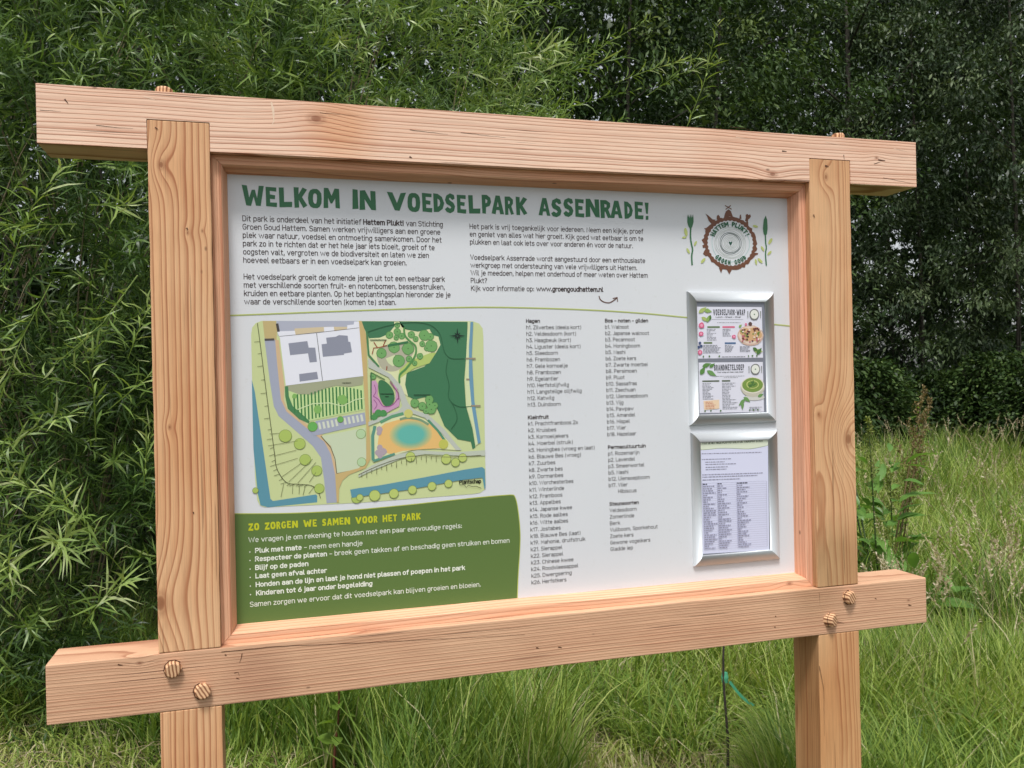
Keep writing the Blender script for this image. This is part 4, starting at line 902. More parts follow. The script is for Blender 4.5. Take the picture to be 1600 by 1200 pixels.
# ------------------------------------------------------------------ the two snap frames screwed to the board
alu, t, p, out = new_mat('brushed_aluminium'); g = G(t)
p.inputs['Base Color'].default_value = (0.58, 0.62, 0.65, 1); p.inputs['Metallic'].default_value = 0.25; p.inputs['Roughness'].default_value = 0.36
tc = g.n('ShaderNodeTexCoord').outputs['Object']; nn = g.noise(tc, 220.0, 2.0)
t.links.new(g.m('MULTIPLY_ADD', nn, 0.10, 0.42), p.inputs['Roughness'])
grey_back = flat_mat('grey_backing', srgb(122, 126, 138), 0.5)
FW, FH, RW = 0.240, 0.327, 0.0255
def snap_frame(px_, py_, label):
    x, z = bd(px_, py_); x0, z1 = x, z
    fr = empty('poster_frame', (x0 + FW / 2, BY, z1 - FH))
    tagit(fr, label, 'poster frame', 'aluminium snap frames on the board')
    def hang(o): o.parent = fr; o.matrix_parent_inverse = Matrix.Translation(fr.location).inverted(); return o
    corners = [(x0, z1), (x0 + FW, z1), (x0 + FW, z1 - FH), (x0, z1 - FH)]
    inn = [(x0 + RW, z1 - RW), (x0 + FW - RW, z1 - RW), (x0 + FW - RW, z1 - FH + RW), (x0 + RW, z1 - FH + RW)]
    prof = []
    for k in range(11):
        u = k / 10; prof.append((u, BY - 0.003 - 0.0070 * (math.sin(math.pi * min(1, u * 0.9 + 0.1)) ** 0.6 if 0 < u < 1 else 0) - (0.001 if u in (0, 1) else 0)))
    prof = [(0.0, BY - 0.0004)] + prof + [(1.0, BY - 0.0010)]
    for k in range(4):
        b = MB(); a, c, ai, ci = corners[k], corners[(k + 1) % 4], inn[k], inn[(k + 1) % 4]
        for (u, y) in prof:
            b.v += [(a[0] + (ai[0] - a[0]) * u, y, a[1] + (ai[1] - a[1]) * u), (c[0] + (ci[0] - c[0]) * u, y, c[1] + (ci[1] - c[1]) * u)]
        n = len(prof)
        for i in range(n - 1): b.f.append((2 * i, 2 * i + 2, 2 * i + 3, 2 * i + 1)); b.m.append(0)
        b.f.append(tuple(2 * i for i in range(n))); b.f.append(tuple(2 * i + 1 for i in reversed(range(n)))); b.m += [0, 0]
        o = b.build('frame_rail', [alu]); hang(o)
        for pl in o.data.polygons[:n - 1]: pl.use_smooth = True
    b = MB(); b.box(x0 + 0.012, x0 + FW - 0.012, BY - 0.0024, BY - 0.0008, z1 - FH + 0.012, z1 - 0.012)
    hang(b.build('backing_panel', [grey_back]))
    return fr, hang
def on_frame(P_, fr, hang, name):
    o = P_.b.build(name, P_.mats); hang(o); return o
FY = BY - 0.0026
def card_quad(tl, tr, br, bl):
    c = [bd(*q_, y=FY) for q_ in (tl, tr, br, bl)]
    def at(u, v):
        tx = (c[0][0] + (c[1][0] - c[0][0]) * u, c[0][1] + (c[1][1] - c[0][1]) * u); bx = (c[3][0] + (c[2][0] - c[3][0]) * u, c[3][1] + (c[2][1] - c[3][1]) * u)
        return (tx[0] + (bx[0] - tx[0]) * v, tx[1] + (bx[1] - tx[1]) * v)
    return at
def words_line(P_, at, u0, u1, v, hgt, rgb, L, rnd):
    u = u0
    while u < u1 - 0.004:
        w = min(rnd.uniform(0.012, 0.05), u1 - u)
        P_.xz([[at(u, v), at(u + w, v), at(u + w, v + hgt), at(u, v + hgt)]], rgb, L); u += w + 0.008
def blob(P_, at, u, v, ru, rv, rgb, L, n=10, wob=0.08, seed=0, rot=0.0):
    rnd = random.Random(seed + int(u * 100) + int(v * 1000)); o = []
    for k in range(n):
        a = 2 * math.pi * k / n; q_ = 1 + rnd.uniform(-wob, wob); du, dv = ru * q_ * math.cos(a), rv * q_ * math.sin(a)
        o.append(at(u + du * math.cos(rot) - dv * math.sin(rot), v + du * math.sin(rot) + dv * math.cos(rot)))
    P_.xz([o], rgb, L)
def leaf_shape(P_, at, u, v, l_, w, a, rgb, L):
    ca, sa = math.cos(a), math.sin(a); w = w * 0.62; pts = [(0, 0), (0.2, 0.7), (0.45, 1), (0.75, 0.55), (1.05, 0), (0.75, -0.55), (0.45, -1), (0.2, -0.7)]
    P_.xz([[at(u + (x * l_) * ca - (y * w) * sa, v + ((x * l_) * sa + (y * w) * ca) * 1.4) for x, y in pts]], rgb, L)

fr1, hang1 = snap_frame(1072.5, 455.5, 'upper aluminium frame holding two recipe cards')
paper = (220, 221, 234); green_l = (140, 172, 96); green_d = (78, 116, 62)
def card(at, title, fr, hang, kind):
    P_ = Print(FY, 0.00012); rnd = random.Random(kind)
    P_.xz([[at(0, 0), at(1, 0), at(1, 1), at(0, 1)]], paper, 0)
    a = at(0.24 if kind == 1 else 0.235, 0.165); c = at(0.735 if kind == 1 else 0.70, 0.165)
    display(P_, title, a[0], c[0], a[1], 0.0148, (78, 80, 88), 2, gap=0.16)
    dk, md = (136, 138, 148), (160, 162, 170)
    if kind == 1:
        text_line(P_, 'Lunch \u2013 Snack \u2013 Diner', at(.28, .2)[0], at(.67, .2)[0], at(0, .215)[1], 0.0042, (90, 92, 98), 2, True)
        P_.xz([[at(.22, .24), at(.7, .24), at(.7, .247), at(.22, .247)]], md, 2); words_line(P_, at, .3, .66, .30, .012, md, 2, rnd)
        for (u0, u1, v, rgb) in ((.15, .34, .375, (108, 128, 96)), (.38, .57, .375, (214, 112, 140)), (.09, .22, .68, (110, 128, 92)), (.41, .58, .69, (84, 112, 150))): P_.xz([[at(u0, v), at(u1, v), at(u1, v + .035), at(u0, v + .035)]], rgb, 2)
        for i in range(9): words_line(P_, at, .14, .14 + rnd.uniform(.06, .15), .43 + i * .026, .011, dk, 2, rnd)
        for i in range(6): words_line(P_, at, .38, .38 + rnd.uniform(.08, .15), .43 + i * .026, .011, dk, 2, rnd)
        for i in range(7): words_line(P_, at, .08, .08 + rnd.uniform(.2, .28), .74 + i * .024, .011, dk, 2, rnd)
        for i in range(6): words_line(P_, at, .41, .41 + rnd.uniform(.1, .17), .745 + i * .024, .011, dk, 2, rnd)
        for i in range(5): words_line(P_, at, .64, .64 + rnd.uniform(.1, .17), .77 + i * .024, .011, dk, 2, rnd)
        words_line(P_, at, .36, .72, .965, .013, dk, 2, rnd)
        blob(P_, at, .81, .56, .205, .20, (206, 176, 160), 3, 20, .02); blob(P_, at, .81, .55, .185, .175, (226, 206, 192), 4, 20, .02)
        for (u, v, ru, rv, rot) in ((.73, .5, .09, .085, .3), (.86, .46, .11, .06, -.3), (.83, .6, .1, .07, .4), (.74, .62, .07, .055, .1), (.93, .55, .06, .08, 0)): blob(P_, at, u, v, ru, rv, (206, 168, 124), 5, 12, .06, rot=rot)
        for k in range(52): blob(P_, at, .66 + .31 * rnd.random(), .42 + .27 * rnd.random(), .016, .018, rnd.choice([(110, 50, 60), (232, 218, 206), (120, 140, 70), (70, 48, 52), (196, 110, 126)]), 6 + k * .15, 6, .2, k)
        blob(P_, at, .81, .33, .03, .045, (96, 70, 66), 8, 8, .2)
        for (u, v, l_, w, a_) in ((.02, .12, .14, .05, -.6), (.1, .06, .12, .05, .2), (.06, .2, .12, .045, .5), (.2, .16, .1, .05, 2.0), (.14, .3, .1, .04, -1.2), (.86, .86, .13, .05, .1), (.9, .94, .12, .05, -.9), (.84, .8, .1, .045, .6), (.63, .4, .06, .03, -.7)): leaf_shape(P_, at, u, v, l_, w, a_, rnd.choice([green_l, (168, 184, 110), green_d]), 4 + rnd.random())
        for (u, v, r_) in ((.06, .36, .045), (.05, .52, .035), (.03, .88, .035), (.55, .58, .03), (.74, .34, .02)): blob(P_, at, u, v, r_, r_ * 1.35, (214, 104, 140), 6, 9, .12); blob(P_, at, u, v, r_ * .5, r_ * .7, (234, 160, 184), 7, 7, .1)
        for (u, v) in ((.03, .70), (.05, .76), (.01, .78)): blob(P_, at, u, v, .022, .03, (70, 84, 122), 6, 8, .05)
    else:
        text_line(P_, 'Voor soep en heel veel meer', at(.28, .2)[0], at(.69, .2)[0], at(0, .215)[1], 0.0036, (100, 102, 108), 2, True)
        words_line(P_, at, .26, .7, .27, .012, md, 2, rnd); words_line(P_, at, .38, .6, .30, .012, md, 2, rnd)
        P_.xz([[at(.05, .355), at(.31, .355), at(.31, .385), at(.05, .385)]], (92, 104, 84), 2); P_.xz([[at(.35, .355), at(.48, .355), at(.48, .385), at(.35, .385)]], (92, 104, 84), 2)
        for i in range(12): words_line(P_, at, .05, .05 + rnd.uniform(.08, .17), .41 + i * .028, .012, dk, 2, rnd)
        for i in range(18): words_line(P_, at, .35, .35 + rnd.uniform(.1, .25), .41 + i * .03, .011, dk, 2, rnd)
        P_.xz([[at(.06, .76), at(.3, .74), at(.3, .92), at(.07, .94)]], (232, 206, 176), 2)
        for i in range(5): words_line(P_, at, .09, .09 + rnd.uniform(.1, .18), .78 + i * .03, .011, (196, 110, 90), 4, rnd)
        for i in range(3): words_line(P_, at, .77, .77 + rnd.uniform(.15, .2), .90 + i * .028, .011, dk, 2, rnd)
        blob(P_, at, .85, .71, .16, .06, (206, 206, 200), 3, 16, .01); blob(P_, at, .825, .50, .19, .20, (196, 192, 176), 4, 20, .01); blob(P_, at, .825, .465, .185, .165, (224, 220, 206), 5, 20, .01)
        blob(P_, at, .825, .46, .165, .145, (122, 150, 74), 6, 20, .01); blob(P_, at, .825, .45, .1, .085, (196, 206, 128), 7, 14, .03); blob(P_, at, .825, .45, .085, .07, (116, 146, 70), 8, 14, .03)
        for k in range(9): leaf_shape(P_, at, .8 + .04 * rnd.random(), .44 + .03 * rnd.random(), .06, .018, rnd.uniform(0, 6.2), green_d, 9 + k * .1)
        for (u, v, l_, w, a_) in ((.05, .08, .14, .05, -.3), (.02, .24, .13, .06, -1.0), (.12, .16, .16, .055, .5), (.16, .1, .1, .04, -.6), (.7, .74, .13, .045, 2.4), (.68, .7, .12, .045, .6), (.9, .7, .1, .04, -.4), (.66, .78, .12, .04, 1.6)): leaf_shape(P_, at, u, v, l_, w, a_, rnd.choice([(110, 152, 92), (92, 136, 72)]), 5 + rnd.random())
    # small round emblem on the card
    for rr_, rgb, L_ in ((.078, (120, 122, 120), 4), (.062, (224, 228, 220), 5), (.01, (90, 120, 96), 6)): blob(P_, at, .875, .145, rr_, rr_ * 1.42, rgb, L_, 18, .05 if rr_ > .07 else .01)
    for u in (.775, .975): P_.xz([[at(u - .006, .08), at(u + .006, .08), at(u + .004, .22), at(u - .004, .22)]], (110, 118, 110), 3)
    for k in range(6): blob(P_, at, (.08, .17, .32, .77, .83, .9)[k], .96, .012, .018, green_d, 4, 7, .2)
    P_.step = 0.00012
    return on_frame(P_, fr, hang, 'recipe_card')
o = card(card_quad((1089.1, 479.3), (1190.3, 479.9), (1192.3, 558.9), (1090.5, 560.4)), 'VOEDSELPARK-WRAP', fr1, hang1, 1)
o['label'] = 'upper recipe card with pink berries and wraps on a plate'
o = card(card_quad((1091.6, 566.5), (1191.9, 565.5), (1193.8, 643.2), (1093.2, 645.5)), 'BRANDNETELSOEP', fr1, hang1, 2)
o['label'] = 'lower recipe card with a bowl of green soup'

fr2, hang2 = snap_frame(1078.4, 676, 'lower aluminium frame holding a typed page with a long table')
at = card_quad((1092.2, 688), (1199.8, 685.8), (1201.8, 859.2), (1098.2, 865.4))
P_ = Print(FY, 0.00012); rnd = random.Random(9)
P_.xz([[at(0, 0), at(1, 0), at(1, 1), at(0, 1)]], (214, 217, 240), 0)
crv = [(0, .085), (.12, .082), (.3, .074), (.5, .078), (.7, .086), (.85, .076), (1, .058)]
P_.xz([[at(0, 0), at(1, 0)] + [at(*q_) for q_ in reversed(spline(crv, 4))]], (216, 224, 204), 1)
P_.line_xz([at(*q_) for q_ in spline(crv, 4)], 0.0008, (130, 150, 110), 2)
text_line(P_, 'WAT JE HET HELE PLANTEN D.E. IN DE TOEKOMST STAAT', at(.04, 0)[0], at(.93, 0)[0], at(0, .038)[1], 0.0058, (70, 84, 68), 2, True)
dk = (150, 150, 172)
for (u1, v) in ((.9, .115), (.45, .165), (.36, .19), (.52, .21), (.4, .235), (.38, .255), (.92, .30), (.84, .32), (.58, .345)):
    words_line(P_, at, .03 if u1 not in (.36, .52, .4, .38) else .08, u1, v, .008, dk, 2, rnd)
for k in range(31):
    v = .378 + k * .0195
    P_.line_xz([at(.02, v), at(.965, v)], 0.0004, (150, 150, 176), 3)
    if k < 30:
        for u0 in (.03, .245, .53): words_line(P_, at, u0, u0 + rnd.uniform(.05, .2), v + .005, .009, dk if k else (70, 70, 86), 2, rnd)
for u in (.02, .235, .52, .965): P_.line_xz([at(u, .378), at(u, .963)], 0.0005, (120, 120, 146), 4)
on_frame(P_, fr2, hang2, 'typed_page')

#VEG

# ------------------------------------------------------------------ vegetation
willow_mat = leaf_mat('willow_leaves', [(0.0, (0.026, 0.058, 0.014)), (0.35, (0.080, 0.150, 0.034)), (0.65, (0.19, 0.29, 0.066)), (0.9, (0.31, 0.40, 0.12)), (1.0, (0.38, 0.43, 0.22))], 0.25, 0.38, spec=.35)
tree_mat = leaf_mat('tree_leaves', [(0.0, (0.012, 0.026, 0.010)), (0.4, (0.030, 0.062, 0.016)), (0.75, (0.070, 0.120, 0.030)), (1.0, (0.16, 0.22, 0.075))], 0.15, 0.5, spec=.25, scale=0.6)
tree_mat_b = leaf_mat('tree_leaves_grey', [(0.0, (0.014, 0.026, 0.014)), (0.4, (0.034, 0.060, 0.024)), (0.75, (0.084, 0.122, 0.052)), (1.0, (0.22, 0.27, 0.14))], 0.15, 0.46, spec=.3, scale=0.6)
grass_mat = leaf_mat('grass_blades', [(0.0, (0.05, 0.11, 0.02)), (0.3, (0.14, 0.235, 0.042)), (0.62, (0.29, 0.38, 0.08)), (0.86, (0.43, 0.48, 0.16)), (0.93, (0.46, 0.43, 0.24)), (1.0, (0.56, 0.50, 0.33))], 0.30, 0.45, spec=.25, scale=0.8)
straw_mat = leaf_mat('dry_straw', [(0.0, (0.16, 0.12, 0.06)), (0.6, (0.36, 0.29, 0.16)), (1.0, (0.52, 0.45, 0.30))], 0.2, 0.6)
seed_mat = leaf_mat('seed_heads', [(0.0, (0.22, 0.17, 0.10)), (0.6, (0.42, 0.35, 0.22)), (1.0, (0.58, 0.52, 0.38))], 0.25, 0.6)
dock_mat = leaf_mat('dock_leaves', [(0.0, (0.07, 0.16, 0.035)), (0.5, (0.13, 0.26, 0.055)), (1.0, (0.22, 0.34, 0.08))], 0.3, 0.4)
bright_mat = leaf_mat('young_leaves', [(0.0, (0.09, 0.18, 0.03)), (1.0, (0.20, 0.30, 0.05))], 0.4, 0.4)
wil_stem = flat_mat('willow_stems', (0.17, 0.14, 0.075), 0.7)
bark = bark_mat('dark_bark', (0.022, 0.019, 0.013), (0.065, 0.058, 0.042))
red_stem = flat_mat('red_brown_stem', (0.14, 0.045, 0.025), 0.5)
dark_stem = bark_mat('dark_sapling_bark', (0.02, 0.015, 0.012), (0.07, 0.055, 0.045), 80)

def unit(v): return v / np.maximum(np.linalg.norm(v, axis=-1, keepdims=True), 1e-9)
def strips(base, d0, d1, length, width, side, secs, curve=1.0):
    """ribbons: base (n,3), starting direction d0, ending direction d1, per-item length/width, side vector. Returns verts, loops, sizes"""
    n = len(base); ts = np.array([t_ for t_, _ in secs]); ws = np.array([w_ for _, w_ in secs])
    V_ = []; k = len(secs)
    for t_, w_ in zip(ts, ws):
        c = base + d0 * (length * t_)[:, None] + (d1 - d0) * (length * 0.5 * t_ ** 2 * curve)[:, None]
        if w_ > 0: V_ += [c - side * (width * w_ / 2)[:, None], c + side * (width * w_ / 2)[:, None]]
        else: V_ += [c]
    V_ = np.stack(V_, 1); m = V_.shape[1]
    faces = []; i = 0
    for j in range(k - 1):
        a2, b2 = ws[j] > 0, ws[j + 1] > 0
        if a2 and b2: faces.append([i, i + 1, i + 3, i + 2]); i += 2
        elif a2 and not b2: faces.append([i, i + 1, i + 2]); i += 2
        elif b2: faces.append([i, i + 2, i + 1]); i += 1
    loops = np.concatenate([np.array(f) for f in faces]); sizes = np.array([len(f) for f in faces])
    off = (np.arange(n) * m)[:, None]
    return V_.reshape(-1, 3), (loops[None, :] + off).reshape(-1), np.tile(sizes, n), len(faces)
class NB:
    def __init__(s): s.v = []; s.l = []; s.s = []; s.a = []; s.n = 0
    def add(s, v, l, z, a):
        s.v.append(v); s.l.append(l + s.n); s.s.append(z); s.a.append(a); s.n += len(v)
    def mesh(s, name, smooth=False):
        return np_mesh(name, np.concatenate(s.v), np.concatenate(s.l), np.concatenate(s.s), np.concatenate(s.a), smooth)
    def tri(s): return sum(int((z - 2).sum()) for z in s.s)
TRI = [0]
LEAF = [(0.0, 0.0), (0.3, 0.9), (0.62, 0.85), (1.0, 0.0)]

# one leafy willow shoot, along +Z
def shoot(seed, L=0.42, n=26, ll=0.108, lw=0.0080):
    r = np.random.default_rng(seed); nb = NB()
    t_ = np.linspace(0.12, 1.0, n); ang = np.arange(n) * 2.4 + r.uniform(0, 6)
    ba = r.uniform(0, 6.28); bend = np.array([math.cos(ba), math.sin(ba)]) * r.uniform(.1, .45)
    P0 = np.stack([bend[0] * L * t_ ** 2, bend[1] * L * t_ ** 2, L * t_], -1)
    rad = np.stack([np.cos(ang), np.sin(ang), np.zeros(n)], -1)
    up = np.array([0, 0, 1.0]); open_ = r.uniform(0.35, 0.85, n) * (1.2 - 0.6 * t_)
    d0 = unit(rad * open_[:, None] + up * 0.75); d1 = unit(rad * (open_ + 0.25)[:, None] + up * 0.25 + np.append(bend, 0) * .8 + r.normal(0, 0.22, (n, 3)))
    side = unit(np.cross(d0, up + r.normal(0, 0.35, (n, 3))))
    ln = ll * r.uniform(0.65, 1.15, n) * (0.55 + 0.75 * np.sin(np.pi * np.clip(t_ * 0.85 + 0.1, 0, 1)))
    v, l, z, k = strips(P0, d0, d1, ln, lw * r.uniform(0.8, 1.25, n), side, LEAF, 1.3)
    tint = np.repeat(np.clip(0.30 + 0.35 * t_ + r.normal(0, 0.14, n), 0, 1), k)
    nb.add(v, l, z, tint)
    # the stem as a thin crossed ribbon
    ts = [(0.0, 1.0), (0.5, 0.8), (1.0, 0.3)]
    for sd_ in (np.array([[1.0, 0, 0]]), np.array([[0, 1.0, 0]])):
        v, l, z, k = strips(np.zeros((1, 3)), np.array([[0, 0, 1.0]]), np.array([[2 * bend[0], 2 * bend[1], 1.0]]), np.array([L]), np.array([0.0045]), sd_, ts)
        nb.add(v, l, z, np.full(k, 0.50))
    return nb
SHOOTS = [shoot(100 + i, L=0.36 + 0.05 * (i % 5), n=26 + 3 * (i % 4), ll=.085 + .012 * (i % 4)) for i in range(10)]
SHOOT_ME = []
for sh in SHOOTS:
    me = sh.mesh('leafy_shoot'); me.materials.append(willow_mat); SHOOT_ME.append(me)
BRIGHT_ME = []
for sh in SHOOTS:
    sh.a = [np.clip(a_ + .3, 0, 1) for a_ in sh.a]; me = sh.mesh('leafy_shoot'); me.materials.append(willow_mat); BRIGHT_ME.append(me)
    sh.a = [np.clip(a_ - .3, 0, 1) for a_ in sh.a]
SHOOT_NP = [(np.concatenate(s_.v), np.concatenate(s_.l), np.concatenate(s_.s), np.concatenate(s_.a)) for s_ in SHOOTS]
def rot_to(d, spin):
    q_ = Vector(d).to_track_quat('Z', 'Y'); return (q_.to_matrix() @ Matrix.Rotation(spin, 3, 'Z'))
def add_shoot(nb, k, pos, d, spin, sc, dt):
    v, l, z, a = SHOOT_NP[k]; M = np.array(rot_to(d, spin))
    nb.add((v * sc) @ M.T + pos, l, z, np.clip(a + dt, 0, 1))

def willow(px, dist, height, rad, label, n_out, n_in, seed, extra=(), dens_top=1.0, bare=2, dt=0.0):
    big = 1.22 if 300 < px < 800 else 1.0
    if big > 1: n_in = int(n_in * .85)
    r = np.random.default_rng(seed); g0 = on_ground(px, dist); g0[2] = float(ground_z(g0[0], g0[1]))
    root = empty('willow_shrub', g0); tagit(root, label, 'shrub', 'willow shrubs behind the sign')
    tocam = unit((CAM - g0) * np.array([1, 1, 0]))
    for k in range(4):
        a = r.uniform(0, 6.28); top_ = np.array([math.cos(a) * rad * r.uniform(.4, .9), math.sin(a) * rad * r.uniform(.4, .9), height * r.uniform(.55, .9)])
        b0 = np.array([math.cos(a) * .08, math.sin(a) * .08, -0.02]); mid = (b0 + top_) / 2 * np.array([.7, .7, 1.1]) + np.array([r.normal(0, .25), r.normal(0, .25), 0])
        pts = [tuple(b0 * (1 - u) ** 2 + mid * 2 * u * (1 - u) + top_ * u * u) for u in np.linspace(0, 1, 9)]
        mb = MB(); mb.tube(pts, [0.014 * (1 - .8 * u) + .002 for u in np.linspace(0, 1, 9)], 5); mb.build('stem', [bark], root, smooth=True)
    for k in range(bare):
        a = math.atan2(tocam[1], tocam[0]) + r.uniform(-1, 1); z0 = height * r.uniform(.2, .6); o_ = np.array([math.cos(a), math.sin(a), 0]); sdv = np.array([-o_[1], o_[0], 0]) * r.choice([-1, 1])
        b0 = o_ * rad * .5 + np.array([0, 0, z0]); pts = [tuple(b0 + o_ * rad * .5 * min(1, u * 1.5) + sdv * .45 * u + np.array([0, 0, .35 * math.sin(u * 2.6)])) for u in np.linspace(0, 1, 9)]
        mb = MB(); mb.tube(pts, [0.004 * (1 - .6 * u) for u in np.linspace(0, 1, 9)], 5); mb.build('stem', [wil_stem], root, smooth=True)
    if px < 400: dt -= .24  # the overhanging tree's shade is also put into the left shrubs' leaf colour
    if dist > 5.65: dt -= .12  # deep shade in the gaps, put into the rear shrubs' leaf colour
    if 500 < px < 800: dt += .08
    def place(q_, outer):
        z = q_ ** (1 / dens_top) if dens_top != 1 else q_
        z = z * height; prof = rad * (0.62 + 0.5 * math.sin(min(1, z / height * 1.1) * 2.6))
        a = r.uniform(0, 2 * math.pi)
        if outer: a = math.atan2(tocam[1], tocam[0]) + r.normal(0, 0.95); f = r.uniform(.75, 1.05)
        else: f = math.sqrt(r.uniform(0, 1))
        f *= 1 + 0.18 * math.sin(a * 3 + z * 4 + seed)
        o_ = np.array([math.cos(a), math.sin(a), 0.0])
        pos = o_ * prof * f + np.array([0, 0, z]); d = unit(o_ * r.uniform(.5, 1.1) + np.array([0, 0, r.uniform(-.15, 1.0)]) + r.normal(0, .35, 3))
        return pos, d
    for k in range(n_out):
        pos, d = place(r.uniform(.1, 1), True); j = int(r.integers(len(SHOOT_ME)))
        o = bpy.data.objects.new('leafy_shoot', SHOOT_ME[j]); COL.objects.link(o); o.parent = root
        M = rot_to(d, r.uniform(0, 6.28)).to_4x4(); o.matrix_basis = Matrix.Translation(pos) @ M @ Matrix.Scale(float(r.uniform(.75, 1.1)) * big, 4)
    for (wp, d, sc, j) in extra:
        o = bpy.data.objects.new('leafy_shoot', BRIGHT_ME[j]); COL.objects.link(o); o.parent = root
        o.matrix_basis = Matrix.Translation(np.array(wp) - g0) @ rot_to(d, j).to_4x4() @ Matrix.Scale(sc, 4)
    nb = NB(); tw = MB(); done = 0
    while done < n_in:
        pos, d = place(r.uniform(.03, 1), done % 2 == 0)
        b0 = np.array([pos[0] * .3, pos[1] * .3, max(.05, pos[2] - r.uniform(.5, .9))]); hor = unit(pos * np.array([1, 1, 0]) + 1e-3)
        mid = (b0 + pos) / 2 + np.array([0, 0, .22]); tipd = unit(hor * .8 + np.array([0, 0, r.uniform(-.5, .7)]))
        cv = lambda u: b0 * (1 - u) ** 2 + mid * 2 * u * (1 - u) + pos * u * u
        tw.tube([tuple(cv(u)) for u in (0, .35, .7, 1)], [.0055, .004, .003, .002], 3, cap=False)
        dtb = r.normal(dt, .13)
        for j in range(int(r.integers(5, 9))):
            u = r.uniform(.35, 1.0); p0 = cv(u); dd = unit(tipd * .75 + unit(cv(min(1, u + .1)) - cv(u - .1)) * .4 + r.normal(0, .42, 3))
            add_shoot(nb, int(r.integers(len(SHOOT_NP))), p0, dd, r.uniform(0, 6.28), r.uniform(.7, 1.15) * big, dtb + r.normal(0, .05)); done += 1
    TRI[0] += nb.tri() + 18 * len(tw.f) // 9
    o = link('foliage', nb.mesh('foliage'), root, [willow_mat]); o['kind'] = 'stuff'
    o = tw.build('twigs', [wil_stem], root); o['kind'] = 'stuff'
RT = unit(BR); UPV = np.array([0, 0, 1.0]); TC = -unit(BF)
def D(a, b, c): return unit(RT * a + UPV * b + TC * c)
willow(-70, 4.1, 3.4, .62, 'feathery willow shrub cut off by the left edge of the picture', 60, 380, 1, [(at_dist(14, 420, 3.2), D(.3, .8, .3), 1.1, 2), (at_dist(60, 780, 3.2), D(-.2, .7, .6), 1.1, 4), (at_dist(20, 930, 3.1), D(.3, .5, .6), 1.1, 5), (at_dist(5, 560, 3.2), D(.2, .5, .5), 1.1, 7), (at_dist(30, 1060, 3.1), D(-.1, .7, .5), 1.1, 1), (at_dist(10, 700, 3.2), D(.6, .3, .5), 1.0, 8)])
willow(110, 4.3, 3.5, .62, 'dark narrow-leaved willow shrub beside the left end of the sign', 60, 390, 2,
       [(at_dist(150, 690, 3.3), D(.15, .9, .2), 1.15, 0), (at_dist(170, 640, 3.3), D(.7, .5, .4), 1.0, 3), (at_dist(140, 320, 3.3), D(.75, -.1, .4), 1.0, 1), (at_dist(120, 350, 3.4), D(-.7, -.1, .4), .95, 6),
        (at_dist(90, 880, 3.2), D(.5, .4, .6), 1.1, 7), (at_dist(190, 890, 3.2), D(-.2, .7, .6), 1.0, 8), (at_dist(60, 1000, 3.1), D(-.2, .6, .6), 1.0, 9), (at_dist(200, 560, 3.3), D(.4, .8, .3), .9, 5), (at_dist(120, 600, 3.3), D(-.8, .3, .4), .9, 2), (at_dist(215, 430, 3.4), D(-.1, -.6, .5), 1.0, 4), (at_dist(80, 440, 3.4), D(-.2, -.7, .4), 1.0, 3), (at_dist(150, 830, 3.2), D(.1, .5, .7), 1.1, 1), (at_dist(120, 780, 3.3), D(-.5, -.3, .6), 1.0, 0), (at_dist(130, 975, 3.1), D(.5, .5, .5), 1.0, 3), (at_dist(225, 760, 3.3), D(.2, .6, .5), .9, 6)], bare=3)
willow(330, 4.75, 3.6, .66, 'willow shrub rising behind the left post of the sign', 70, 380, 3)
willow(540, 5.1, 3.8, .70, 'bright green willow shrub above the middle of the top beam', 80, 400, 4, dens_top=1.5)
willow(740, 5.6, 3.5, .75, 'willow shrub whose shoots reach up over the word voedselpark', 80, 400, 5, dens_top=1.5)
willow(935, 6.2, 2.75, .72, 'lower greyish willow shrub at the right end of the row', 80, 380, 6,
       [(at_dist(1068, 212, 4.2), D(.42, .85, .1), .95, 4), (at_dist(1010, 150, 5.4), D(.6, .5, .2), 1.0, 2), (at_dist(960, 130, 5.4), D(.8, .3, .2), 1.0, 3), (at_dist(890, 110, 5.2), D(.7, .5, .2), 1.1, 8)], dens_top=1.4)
willow(20, 5.7, 4.2, .85, 'tall willow shrub standing behind the leftmost willows', 20, 330, 7, bare=0)
willow(430, 6.3, 4.4, .9, 'tall willow shrub standing behind the middle willows', 20, 330, 8, bare=0)
willow(700, 7.0, 4.6, .95, 'tall willow shrub standing behind the right-hand willows', 20, 330, 9, bare=0)

